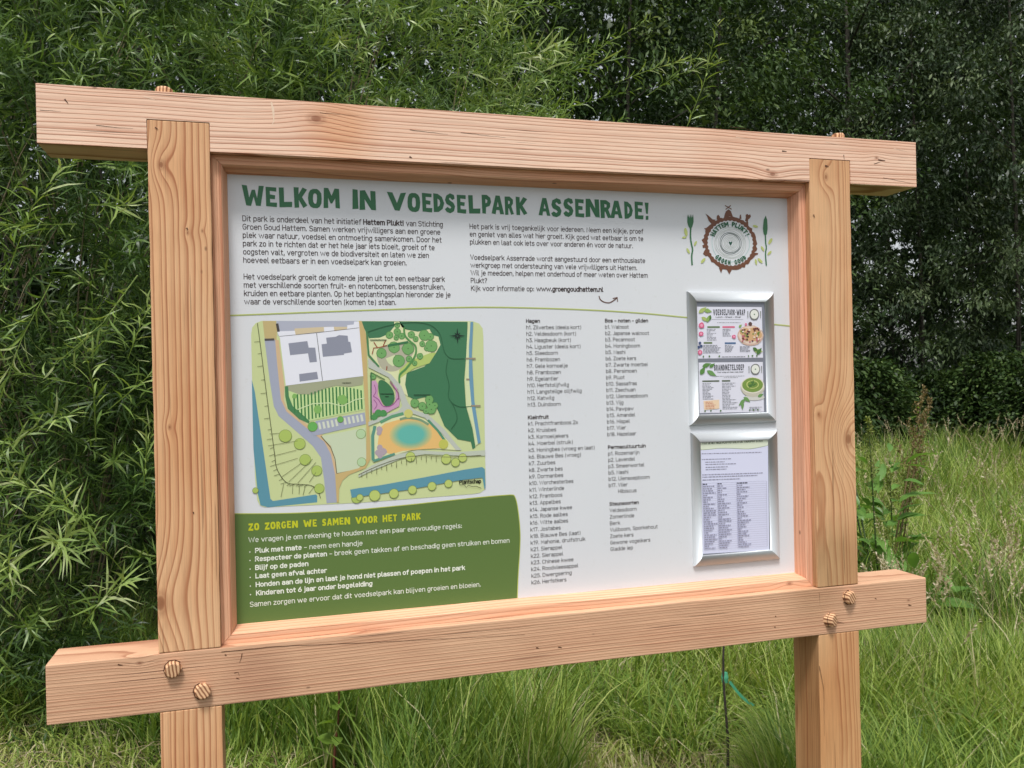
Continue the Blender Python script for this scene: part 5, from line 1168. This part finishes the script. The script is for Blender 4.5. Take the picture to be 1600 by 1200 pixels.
def tree(px, dist, height, rad, label, n_cl, per, ll, lw, mat, seed, base=0.6, trunk_r=0.045, droop=0.55, lean=0.0, back=0.0, group='trees at the edge of the meadow'):
    r = np.random.default_rng(seed); g0 = on_ground(px, dist); g0[2] = GZ
    root = empty('broadleaf_tree', g0); tagit(root, label, 'tree', group)
    pts = [(lean * (u ** 1.5) * height + 0.10 * math.sin(u * 5 + seed), 0.08 * math.sin(u * 4 + seed * 2), height * .86 * u - .05) for u in np.linspace(0, 1, 10)]
    mb = MB(); mb.tube(pts, [trunk_r * (1 - .82 * u) + .006 for u in np.linspace(0, 1, 10)], 7)
    mb.build('trunk', [bark], root, smooth=True)
    for k in range(16):
        u = r.uniform(.12, .95); b0 = np.array(pts[int(u * 9)]); a = r.uniform(0, 6.28); R_ = rad * r.uniform(.5, .95) * (1.1 - .5 * u)
        e = b0 + np.array([math.cos(a) * R_, math.sin(a) * R_, R_ * r.uniform(.3, .9)])
        mid = (b0 + e) / 2 + np.array([0, 0, .15 * R_]); mb = MB()
        mb.tube([tuple(b0), tuple(mid), tuple(e)], [trunk_r * .38 * (1 - u * .5), trunk_r * .2, .006], 5); mb.build('limb', [bark], root, smooth=True)
    # leaf clusters
    n_cl = int(n_cl * .62); per = int(per * 2.0); q_ = r.uniform(0, 1, n_cl); zc = base + (height - base) * q_
    prof = rad * np.clip(np.sin(np.clip((q_ * .86 + .16), 0, 1) * np.pi) ** .6, .15, 1)
    a = r.uniform(0, 2 * np.pi, n_cl); f = r.uniform(0, 1, n_cl) ** .45
    f *= 1 + .22 * np.sin(a * 3 + zc * 1.3 + seed)
    C = np.stack([np.cos(a) * prof * f + lean * (zc / height) ** 1.5 * height, np.sin(a) * prof * f + back, zc], -1)
    outd = unit(np.stack([np.cos(a), np.sin(a), np.full(n_cl, .25)], -1) + r.normal(0, .3, (n_cl, 3)))
    n = n_cl * per; ci = np.repeat(np.arange(n_cl), per)
    csz = r.uniform(.6, 1.4, n_cl)[ci]
    t_ = r.uniform(0, 1, n)
    P_ = C[ci] + outd[ci] * (t_ * .60 * csz)[:, None] + r.normal(0, 1, (n, 3)) * (np.array([.17, .17, .12]) * csz[:, None]) - np.array([0, 0, 1.0]) * (droop * .4 * t_ ** 2 * csz)[:, None]
    d0 = unit(outd[ci] * .6 + r.normal(0, .55, (n, 3)) + np.array([0, 0, -droop * .6])); d1 = unit(d0 + np.array([0, 0, -droop]))
    side = unit(np.cross(d0, np.array([0, 0, 1.0]) + r.normal(0, .5, (n, 3))))
    v, l, z, k = strips(P_, d0, d1, ll * 1.2 * r.uniform(.6, 1.2, n), lw * 1.25 * r.uniform(.7, 1.25, n), side, [(0, 0), (.45, 1.0), (1, 0)], 1.0)
    tint = np.repeat(np.clip(.42 + r.normal(0, .22, n_cl)[ci] + r.normal(0, .09, n), 0, 1), k)
    TRI[0] += n * 2
    o = link('crown', np_mesh('crown', v, l, z, tint), root, [mat]); o['kind'] = 'stuff'
tree(1000, 11.5, 9.0, 1.9, 'dark tree directly behind the greyish willow shrub', 430, 70, .085, .026, tree_mat, 21, .4)
tree(1130, 13.5, 10.5, 2.1, 'dark leafy tree above the sapling-like lone shoot and the top beam', 430, 70, .085, .032, tree_mat, 22, .4)
tree(1318, 16.5, 11.5, 2.5, 'tree with a slender pale trunk showing above the right post', 470, 66, .10, .030, tree_mat_b, 23, 1.2, trunk_r=.10, lean=.012, back=1.5)
tree(1235, 19.5, 13.0, 2.7, 'dense dark tree in the gap between two paler ones', 400, 66, .11, .038, tree_mat, 24, .5)
tree(1440, 17.5, 11.0, 2.4, 'grey-green drooping tree right of the end of the top beam', 430, 66, .11, .030, tree_mat_b, 25, .5, droop=.9)
tree(1590, 16.5, 12.0, 2.4, 'grey-green drooping tree at the right edge of the picture', 430, 66, .11, .032, tree_mat_b, 26, .5, droop=.8)
tree(1520, 21.5, 13.5, 2.9, 'dark tree with the sky glinting through its middle', 300, 60, .12, .042, tree_mat, 27, .6)
tree(1400, 23.0, 14.0, 3.0, 'back-row tree seen between the two drooping trees', 300, 60, .13, .046, tree_mat, 28, .5)
tree(1700, 20.0, 13.0, 2.8, 'tree just beyond the right edge of the picture', 220, 60, .12, .042, tree_mat, 29, .5)
tree(860, 13.0, 10.5, 2.3, 'dark tree rising behind the right-hand willows', 420, 60, .10, .036, tree_mat, 30, .4)
tree(560, 10.5, 9.5, 2.3, 'dark tree rising behind the middle willows', 280, 60, .10, .036, tree_mat, 31, .4)
tree(240, 9.0, 9.0, 2.2, 'dark tree rising behind the left post', 280, 60, .10, .036, tree_mat, 32, .3)
tree(-210, 4.9, 6.2, 1.9, 'overhanging dark tree whose crown shades the leftmost willows', 170, 60, .09, .03, tree_mat, 34, 3.1)
tree(-40, 8.2, 8.5, 2.0, 'dark tree with brown limbs in the top left corner', 260, 60, .10, .036, tree_mat, 33, .3)
# a row of low undergrowth at the trees' feet
def undergrowth(px, dist, w, h, label, seed):
    r = np.random.default_rng(seed); g0 = on_ground(px, dist); g0[2] = GZ
    root = empty('undergrowth_shrub', g0); tagit(root, label, 'shrub', 'low shrubs under the trees')
    n = 9000; a = r.uniform(0, 6.28, n); q_ = r.uniform(0, 1, n); f = r.uniform(0, 1, n) ** .4 * (1 + .2 * np.sin(a * 4 + seed + q_ * 5))
    prof = w * np.sqrt(np.clip(1 - q_ ** 2 * .9, 0, 1)); P_ = np.stack([np.cos(a) * prof * f, np.sin(a) * prof * f * .6, q_ * h], -1) + r.normal(0, .05, (n, 3))
    d0 = unit(np.stack([np.cos(a), np.sin(a), r.uniform(-.5, .8, n)], -1) + r.normal(0, .5, (n, 3)))
    side = unit(np.cross(d0, np.array([0, 0, 1.0]) + r.normal(0, .4, (n, 3))))
    v, l, z, k = strips(P_, d0, unit(d0 + np.array([0, 0, -.6])), .11 * r.uniform(.6, 1.2, n), .05 * r.uniform(.7, 1.2, n), side, [(0, 0), (.45, 1.0), (1, 0)])
    TRI[0] += 2 * n
    o = link('foliage', np_mesh('foliage', v, l, z, np.repeat(np.clip(.5 + r.normal(0, .2, n), 0, 1), k)), root, [tree_mat]); o['kind'] = 'stuff'
    for k in range(4):
        mb = MB(); a = r.uniform(0, 6.28); mb.tube([(0, 0, -.02), (math.cos(a) * w * .3, math.sin(a) * w * .2, h * .5), (math.cos(a) * w * .6, math.sin(a) * w * .4, h * .85)], [.02, .012, .004], 5); mb.build('stem', [bark], root)
for i, (px, d, w, h, lb) in enumerate(((1360, 15.0, 1.1, 1.7, 'low dark shrub behind the dock plant'), (1465, 16.0, 1.2, 1.5, 'low dark shrub behind the yellow-green seedling'), (1560, 15.5, 1.2, 1.8, 'low dark shrub near the right edge under the drooping tree'), (1650, 14.5, 1.2, 1.9, 'low dark shrub beyond the right edge'), (1250, 14.0, 1.2, 1.6, 'low dark shrub hidden mostly by the right post'), (1130, 11.0, 1.1, 1.7, 'low dark shrub hidden mostly by the board'), (960, 9.5, 1.1, 1.7, 'low dark shrub at the foot of the greyish willow'))):
    undergrowth(px, d, w, h, lb, 60 + i)

for i, (px, d, w, h, lb) in enumerate(((-120, 6.6, 1.0, 2.3, 'dark bush deep behind the leftmost willow'), (60, 7.2, 1.1, 2.5, 'dark bush deep behind the second willow'), (230, 7.0, 1.1, 2.4, 'dark bush deep behind the left post'), (420, 8.0, 1.2, 2.4, 'dark bush deep behind the planting map'), (620, 8.6, 1.2, 2.4, 'dark bush deep behind the middle of the board'), (800, 9.0, 1.2, 2.4, 'dark bush deep behind the plant lists'))):
    undergrowth(px, d, w, h, lb, 80 + i)
# the wood beyond, one mass of foliage
r = np.random.default_rng(5); n = 105000
px = r.uniform(-500, 2300, n); d = r.uniform(25, 36, n); zz = GZ + r.uniform(0, 1, n) ** .9 * (18.5 + 2.5 * np.sin(px / 90))
P_ = np.stack([CAM[0] + (BF[0] + (px - 800) / F_PX * BR[0]) * d, CAM[1] + (BF[1] + (px - 800) / F_PX * BR[1]) * d, zz], -1)
gap = (np.sin(px / 31.0) * np.sin(zz * 2.1 + px / 47) > .72) & (px > 1250) & (zz > 0); P_ = P_[~gap]; n = len(P_)
d0 = unit(r.normal(0, 1, (n, 3)) + np.array([0, 0, -.3])); side = unit(np.cross(d0, np.array([0, 0, 1.0]) + r.normal(0, .6, (n, 3))))
v, l, z, k = strips(P_, d0, unit(d0 + np.array([0, 0, -.5])), r.uniform(.3, .6, n), r.uniform(.16, .34, n), side, [(0, 0), (.45, 1.0), (1, 0)])
TRI[0] += 2 * n
tagit(link('distant_wood', np_mesh('distant_wood', v, l, z, np.repeat(np.clip(.25 + r.normal(0, .15, n), 0, 1), k)), None, [tree_mat]), 'dark mass of woodland far behind the trees', 'wood', kind='stuff')
# ---- grass
def grass_batch(px, d, hgt, wid, r, lean_amt, tint, secs):
    n = len(px); dx = (px - 800) / F_PX
    base = CAM[None, :2] + (BF[None, :2] + dx[:, None] * BR[None, :2]) * d[:, None]
    keep = ~((base[:, 1] > -.02) & (base[:, 1] < .14) & (((base[:, 0] > PL[0] - .02) & (base[:, 0] < PL[1] + .02)) | ((base[:, 0] > PR[0] - .02) & (base[:, 0] < PR[1] + .02))))
    B = np.stack([base[:, 0], base[:, 1], ground_z(base[:, 0], base[:, 1]) - .01], -1)
    fa = 2.2 * np.sin(B[:, 0] * 1.9 + 2 * np.sin(B[:, 1] * 1.3)) + 1.7 * np.cos(B[:, 1] * 2.3 + B[:, 0]) + r.normal(0, 1.7, n)
    ld = np.stack([np.cos(fa), np.sin(fa), np.zeros(n)], -1)
    la = lean_amt * r.uniform(.2, 1.5, n) * (.7 + .5 * np.sin(B[:, 0] * 3.1 + B[:, 1] * 2.7))
    d0 = unit(np.array([0, 0, 1.0]) + ld * (la * .35)[:, None] + r.normal(0, .12, (n, 3)))
    d1 = unit(ld * (.5 + la)[:, None] + np.array([0, 0, 1.0]) * (1 - la * 1.15)[:, None])
    sdv = unit(np.cross(d0, ld) + r.normal(0, .5, (n, 3)) * np.array([1, 1, .1]))
    v, l, z, k = strips(B, d0, d1, hgt, wid, sdv, secs, 1.0)
    return v, l, z, np.repeat(np.clip(tint, 0, 1), k)
def patch(x, y, f, s):  # soft spatial noise 0..1
    return .5 + .25 * np.sin(x * f + s) * np.cos(y * f * 1.3 + 2 * s) + .25 * np.sin((x + y) * f * 1.7 + 3 * s)
r = np.random.default_rng(77); nb = NB()
BL4 = [(0, 1.0), (.35, .9), (.7, .6), (1, 0)]; BL3 = [(0, 1.0), (.5, .8), (1, 0)]
def short_zone(px, d):
    z1 = (px > 880) & (px < 1190) & (d < 3.55 + .25 * np.sin(px / 60)); z2 = (px < 330) & (d < 3.75 + .2 * np.sin(px / 50)); z3 = (px > 320) & (px < 470) & (d < 3.45)
    return z1 | z2 | z3
def batch(n, p0, p1, d0, d1, h0, h1, w0, w1, lean, secs, pw=1.0):
    px = r.uniform(p0, p1, n); d = d0 + (d1 - d0) * r.uniform(0, 1, n) ** pw
    X_ = CAM[0] + (BF[0] + (px - 800) / F_PX * BR[0]) * d; Y_ = CAM[1] + (BF[1] + (px - 800) / F_PX * BR[1]) * d
    sh = short_zone(px, d)
    hf = .65 + .6 * patch(X_, Y_, 1.9, 1.0)
    hg = r.uniform(h0, h1, n) * hf * np.where(sh, .38, 1.0)
    keep = (r.uniform(0, 1, n) < np.where(sh, .75, 1.0)); 
    tint = .22 + .46 * patch(X_, Y_, 2.6, 4.0) + r.normal(0, .17, n) + np.where(sh, .22, 0) + np.where(r.uniform(0, 1, n) < .08, .5, 0)
    keep &= ~((px > 462) & (px < 566) & (d < 3.28)) & ~((np.abs(px - 1123) < 34) & (d < 3.1))
    px, d, hg, tint = px[keep], d[keep], hg[keep], tint[keep]
    wd = r.uniform(w0, w1, len(px))
    nb.add(*grass_batch(px, d, hg, wd, r, lean, tint, secs))
batch(46000, -150, 1750, 2.7, 5.2, .20, .50, .004, .0085, .85, BL4)
batch(9000, -150, 1750, 2.7, 5.2, .35, .62, .005, .010, 1.1, BL4)
batch(13000, 1150, 1750, 2.6, 4.2, .25, .5, .004, .0085, 1.0, BL4)
batch(40000, 820, 1800, 5.0, 10.0, .30, .66, .006, .011, .75, BL4)
batch(20000, 1150, 1850, 9.5, 19.0, .4, .8, .009, .016, .4, BL3, 1.2)
batch(9000, 300, 1000, 5.0, 6.5, .2, .5, .005, .009, .5, BL3)
batch(9000, -1500, 3000, .5, 2.8, .06, .18, .003, .006, .7, BL3)
TRI[0] += nb.tri()
tagit(link('meadow_grass', nb.mesh('meadow_grass'), None, [grass_mat]), 'long green meadow grass round and behind the sign', 'grass', kind='stuff')
# thatch: dry, flattened cuttings
nb = NB(); n = 15000
px = r.uniform(-100, 1750, n); d = r.uniform(2.6, 5.0, n); w_ = (short_zone(px, d) * np.where(px < 400, .25, .7) + .16) > r.uniform(0, 1, n); px, d = px[w_], d[w_]; n = len(px)
X_ = CAM[0] + (BF[0] + (px - 800) / F_PX * BR[0]) * d; Y_ = CAM[1] + (BF[1] + (px - 800) / F_PX * BR[1]) * d
B = np.stack([X_, Y_, ground_z(X_, Y_) + r.uniform(.004, .07, n)], -1); a = r.uniform(0, 6.28, n)
d0 = unit(np.stack([np.cos(a), np.sin(a), r.uniform(-.1, .35, n)], -1)); d1 = unit(d0 + np.stack([r.normal(0, .4, n), r.normal(0, .4, n), r.uniform(-.5, 0, n)], -1))
v, l, z, k = strips(B, d0, d1, r.uniform(.06, .28, n), r.uniform(.002, .0045, n), unit(np.cross(d0, np.array([0, 0, 1.0]) + r.normal(0, .3, (n, 3)))), BL3)
nb.add(v, l, z, np.repeat(r.uniform(0, 1, n), k)); TRI[0] += nb.tri()
tagit(link('dry_thatch', nb.mesh('dry_thatch'), None, [straw_mat]), 'dry straw and mown cuttings lying in the grass', 'straw', kind='stuff')
# seed heads
nb = NB()
def seed_heads(n, p0, p1, d0, d1, h0, h1, sz):
    px = r.uniform(p0, p1, n); d = r.uniform(d0, d1, n)
    X_ = CAM[0] + (BF[0] + (px - 800) / F_PX * BR[0]) * d; Y_ = CAM[1] + (BF[1] + (px - 800) / F_PX * BR[1]) * d
    B = np.stack([X_, Y_, ground_z(X_, Y_)], -1); a = r.uniform(0, 6.28, n); ld = np.stack([np.cos(a), np.sin(a), 0 * a], -1); h = r.uniform(h0, h1, n)
    dd0 = unit(np.array([0, 0, 1.0]) + ld * .12); dd1 = unit(np.array([0, 0, 1.0]) + ld * r.uniform(.2, 1.1, n)[:, None])
    v, l, z, k = strips(B, dd0, dd1, h, np.full(n, .0022), unit(np.cross(dd0, ld)), BL3); nb.add(v, l, z, np.repeat(r.uniform(0, .5, n), k))
    for t_ in np.linspace(.78, 1.0, 15):
        c = B + dd0 * (h * t_)[:, None] + (dd1 - dd0) * (h * .5 * t_ ** 2)[:, None]; tg = unit(dd0 + (dd1 - dd0) * t_)
        for s_ in range(2):
            o_ = unit(tg * .8 + r.normal(0, .28 + .4 * (sz > .03), (n, 3))); ln_ = sz * (1.15 - abs(t_ - .88) * 4) * r.uniform(.5, 1.2, n)
            v, l, z, k = strips(c, o_, unit(o_ + np.array([0, 0, -.4])), ln_, ln_ * .36, unit(np.cross(o_, r.normal(0, 1, (n, 3)))), [(0, 0), (.5, 1), (1, 0)]); nb.add(v, l, z, np.repeat(r.uniform(.2, 1, n), k))
seed_heads(200, 1350, 1750, 3.4, 9.0, .55, .85, .019)
seed_heads(90, 1500, 1700, 4.0, 5.2, .6, .8, .024)
seed_heads(30, 1370, 1430, 4.2, 5.0, .45, .6, .02)
seed_heads(14, 1380, 1440, 4.0, 5.0, .5, .65, .022)
seed_heads(70, 600, 1230, 3.6, 5.2, .3, .5, .014)
seed_heads(220, 1340, 1800, 7, 16, .7, .95, .028)
TRI[0] += nb.tri()
tagit(link('grass_seed_heads', nb.mesh('grass_seed_heads'), None, [seed_mat]), 'pale buff seed heads nodding above the meadow grass', 'grass', kind='stuff')

# ---- broad leaves as parts
def leaf_mesh(name, L, W_, mat, wave=0.0, droop=.35, n=7, heart=False):
    b = bmesh.new(); rows = []
    for i in range(n + 1):
        u = i / n; w = W_ * (math.sin(math.pi * (u ** (.62 if heart else .8))) ** (.7 if heart else .85)) if 0 < i < n else 0.0006
        zz = -droop * L * u * u + wave * math.sin(u * 16); x = L * u * (1 - .12 * u)
        rows.append([b.verts.new((x, -w / 2, zz + .16 * w + wave * math.sin(u * 19 + 1))), b.verts.new((x, 0, zz)), b.verts.new((x, w / 2, zz + .16 * w - wave * math.sin(u * 17)))])
    for i in range(n):
        for j in range(2): b.faces.new((rows[i][j], rows[i + 1][j], rows[i + 1][j + 1], rows[i][j + 1]))
    me = bpy.data.meshes.new(name); b.to_mesh(me); b.free(); me.materials.append(mat)
    a = me.attributes.new('tint', 'FLOAT', 'FACE'); a.data.foreach_set('value', [random.uniform(.3, .7)] * len(me.polygons))
    me.polygons.foreach_set('use_smooth', [True] * len(me.polygons)); return me
def put_leaf(me, root, pos, az, el, sc, roll=0.0):
    o = bpy.data.objects.new('leaf', me); COL.objects.link(o); o.parent = root
    o.matrix_basis = Matrix.Translation(pos) @ Matrix.Rotation(az, 4, 'Z') @ Matrix.Rotation(-el, 4, 'Y') @ Matrix.Rotation(roll, 4, 'X') @ Matrix.Scale(sc, 4)
dock_me = [leaf_mesh('dock_leaf', .24, .075, dock_mat, .004, d_) for d_ in (.25, .5, .8)]
def dock(px, dist, h, label, seed, n_leaf=26, spikes=3, spike_mat=None, spread=.12):
    rd = random.Random(seed); g0 = on_ground(px, dist); g0[2] = float(ground_z(g0[0], g0[1])); root = empty('dock_plant', g0); tagit(root, label, 'plant', 'dock plants right of the sign')
    for s_ in range(spikes):
        a = rd.uniform(0, 6.28); tp = (math.cos(a) * spread * 1.6, math.sin(a) * spread * 1.6, h * rd.uniform(.85, 1)); pts = [(tp[0] * u, tp[1] * u, tp[2] * u) for u in (0, .3, .6, .8, 1)]
        mb = MB(); mb.tube(pts, [.007, .006, .005, .003, .0015], 6); mb.build('stem', [olive_stem if s_ % 2 else dark_green], root, smooth=True)
        nq = 420; rq = np.random.default_rng(seed * 7 + s_); u = rq.uniform(.62, 1.02, nq); br = .09 * (1.05 - u) / .4
        ang = (np.floor(u * 22) * 2.4) + rq.normal(0, .3, nq); q_ = rq.uniform(0, 1, nq)
        P_ = np.stack([tp[0] * u + np.cos(ang) * br * q_, tp[1] * u + np.sin(ang) * br * q_, tp[2] * u + br * q_ * 1.8], -1)
        o_ = unit(rq.normal(0, 1, (nq, 3)) + np.array([0, 0, .6]))
        v, l, z, k = strips(P_, o_, o_, rq.uniform(.014, .028, nq), rq.uniform(.006, .012, nq), unit(np.cross(o_, rq.normal(0, 1, (nq, 3)))), [(0, 0), (.5, 1), (1, 0)])
        f_ = link('flower_spike', np_mesh('flower_spike', v, l, z, np.repeat(rq.uniform(0, 1, nq), k)), root, [spike_mats[s_ % 2]]); f_['kind'] = 'stuff'
    for k in range(n_leaf):
        u = rd.random() ** 1.2 * .72; a = rd.uniform(0, 6.28); put_leaf(rd.choice(dock_me), root, (math.cos(a) * spread * u, math.sin(a) * spread * u, h * u), a + rd.uniform(-.4, .4), rd.uniform(.1, 1.0), rd.uniform(.6, 1.15) * (1.15 - u * .5), rd.uniform(-.6, .6))
olive_stem = flat_mat('olive_stem', (0.14, 0.10, 0.04), .5)
dark_green = flat_mat('green_stem', (0.06, 0.10, 0.03), .5)
spike_mats = [leaf_mat('dock_flowers_green', [(0, (.14, .19, .04)), (1, (.28, .32, .08))], .2, .6), leaf_mat('dock_flowers_rusty', [(0, (.13, .10, .04)), (1, (.26, .19, .08))], .2, .6)]
dock(1368, 5.3, 1.42, 'tall dock plant with greenish flower spikes right behind the right post', 3, 70, 6, spread=.24)
dock(1392, 5.8, .84, 'shorter dock plant with rusty flower spikes beside the taller one', 5, 40, 3, spread=.10)
dock(1425, 4.9, .62, 'leafy dock plant without spikes low in the grass beside the right post', 8, 34, 1, spread=.24)
# yellow-green seedling far off
ym = leaf_mesh('seedling_leaf', .10, .05, bright_mat, 0, .3, 4, True)
def seedling(px, dist, h, label, n, seed, lm, spread, name='seedling', sm=None, sc=1.0):
    rd = random.Random(seed); g0 = on_ground(px, dist); g0[2] = float(ground_z(g0[0], g0[1])); root = empty(name, g0); tagit(root, label, 'young plant')
    pts = [(.012 * math.sin(u * 6 + seed), .01 * math.cos(u * 5), h * u) for u in np.linspace(0, 1, 7)]
    mb = MB(); mb.tube(pts, [.006 * (1 - .6 * u) for u in np.linspace(0, 1, 7)], 6); mb.build('stem', [sm or dark_green], root, smooth=True)
    for k in range(n):
        u = .25 + .75 * (k + rd.random() * .5) / n; a = k * 2.4 + rd.uniform(-.3, .3)
        put_leaf(lm, root, (.012 * math.sin(u * 6 + seed) + math.cos(a) * spread * .15, math.sin(a) * spread * .15, h * min(u, 1)), a, rd.uniform(-.1, .7), sc * rd.uniform(.7, 1.1), rd.uniform(-.5, .5))
seedling(1436, 9.5, 1.15, 'small yellow-green seedling in front of the dark shrubs', 26, 2, ym, .12, sc=1.2)
cm = leaf_mesh('cutting_leaf', .062, .050, bright_mat, .001, .3, 5, True)
seedling(514, 3.25, .50, 'young red-stemmed cutting with round pale leaves below the bottom beam', 15, 4, cm, .05, 'young_cutting', red_stem, sc=1.25)

# staked bare sapling with a green tie
g0 = on_ground(1123, 3.15); g0[2] = float(ground_z(g0[0], g0[1]))
sap = empty('bare_sapling', g0); tagit(sap, 'thin dark bare sapling with a green plastic tie below the bottom beam', 'sapling')
mb = MB(); hh = .82; mb.tube([(.008 * math.sin(u * 9), .006 * math.cos(u * 7), hh * u - .02) for u in np.linspace(0, 1, 14)], [.0058 - .003 * u for u in np.linspace(0, 1, 14)], 7)
mb.build('stem', [dark_stem], sap, smooth=True)
mb = MB(); mb.tube([(0, 0, .62), (.02, .01, .70), (.012, .02, .80)], [.003, .002, .001], 5); mb.build('twig', [dark_stem], sap); mb = MB(); mb.tube([(0, 0, .66), (-.025, .0, .73), (-.03, .0, .82)], [.003, .002, .001], 5)
mb.build('twig', [dark_stem], sap)
tie_m = flat_mat('green_plastic_tie', srgb(86, 170, 132), .35)
# the tie: a knot round the stem and a hanging strap towards the right
b = MB(); zt = None
ptt = at_dist(1124, 1062, 3.13) - g0; zt = float(ptt[2])
rt = Vector(RT); 
b.tube([(0, 0, zt - .018), (0, 0, zt), (0, 0, zt + .018)], [.011, .0135, .010], 9)
st_ = []
for i in range(8):
    u = i / 7; c = Vector((0, 0, zt - .012)) + rt * (.012 + .085 * u) + Vector((0, 0, -1)) * (.085 * u + .012 * math.sin(u * 3)) + Vector((0, -.012, 0)); st_.append(c)
nrm = Vector((rt.z, 0, 0)); perp = (rt * .7 + Vector((0, 0, .7))).normalized()
for i in range(7):
    a, c = st_[i], st_[i + 1]
    for dy in (0.0, .0022):
        o_ = Vector((0, dy, 0)); b.poly([a - perp * .005 + o_, c - perp * .005 + o_, c + perp * .005 + o_, a + perp * .005 + o_])
    b.poly([a - perp * .005, c - perp * .005, c - perp * .005 + Vector((0, .0022, 0)), a - perp * .005 + Vector((0, .0022, 0))]); b.poly([a + perp * .005, c + perp * .005, c + perp * .005 + Vector((0, .0022, 0)), a + perp * .005 + Vector((0, .0022, 0))])
b.build('plant_tie', [tie_m], sap)
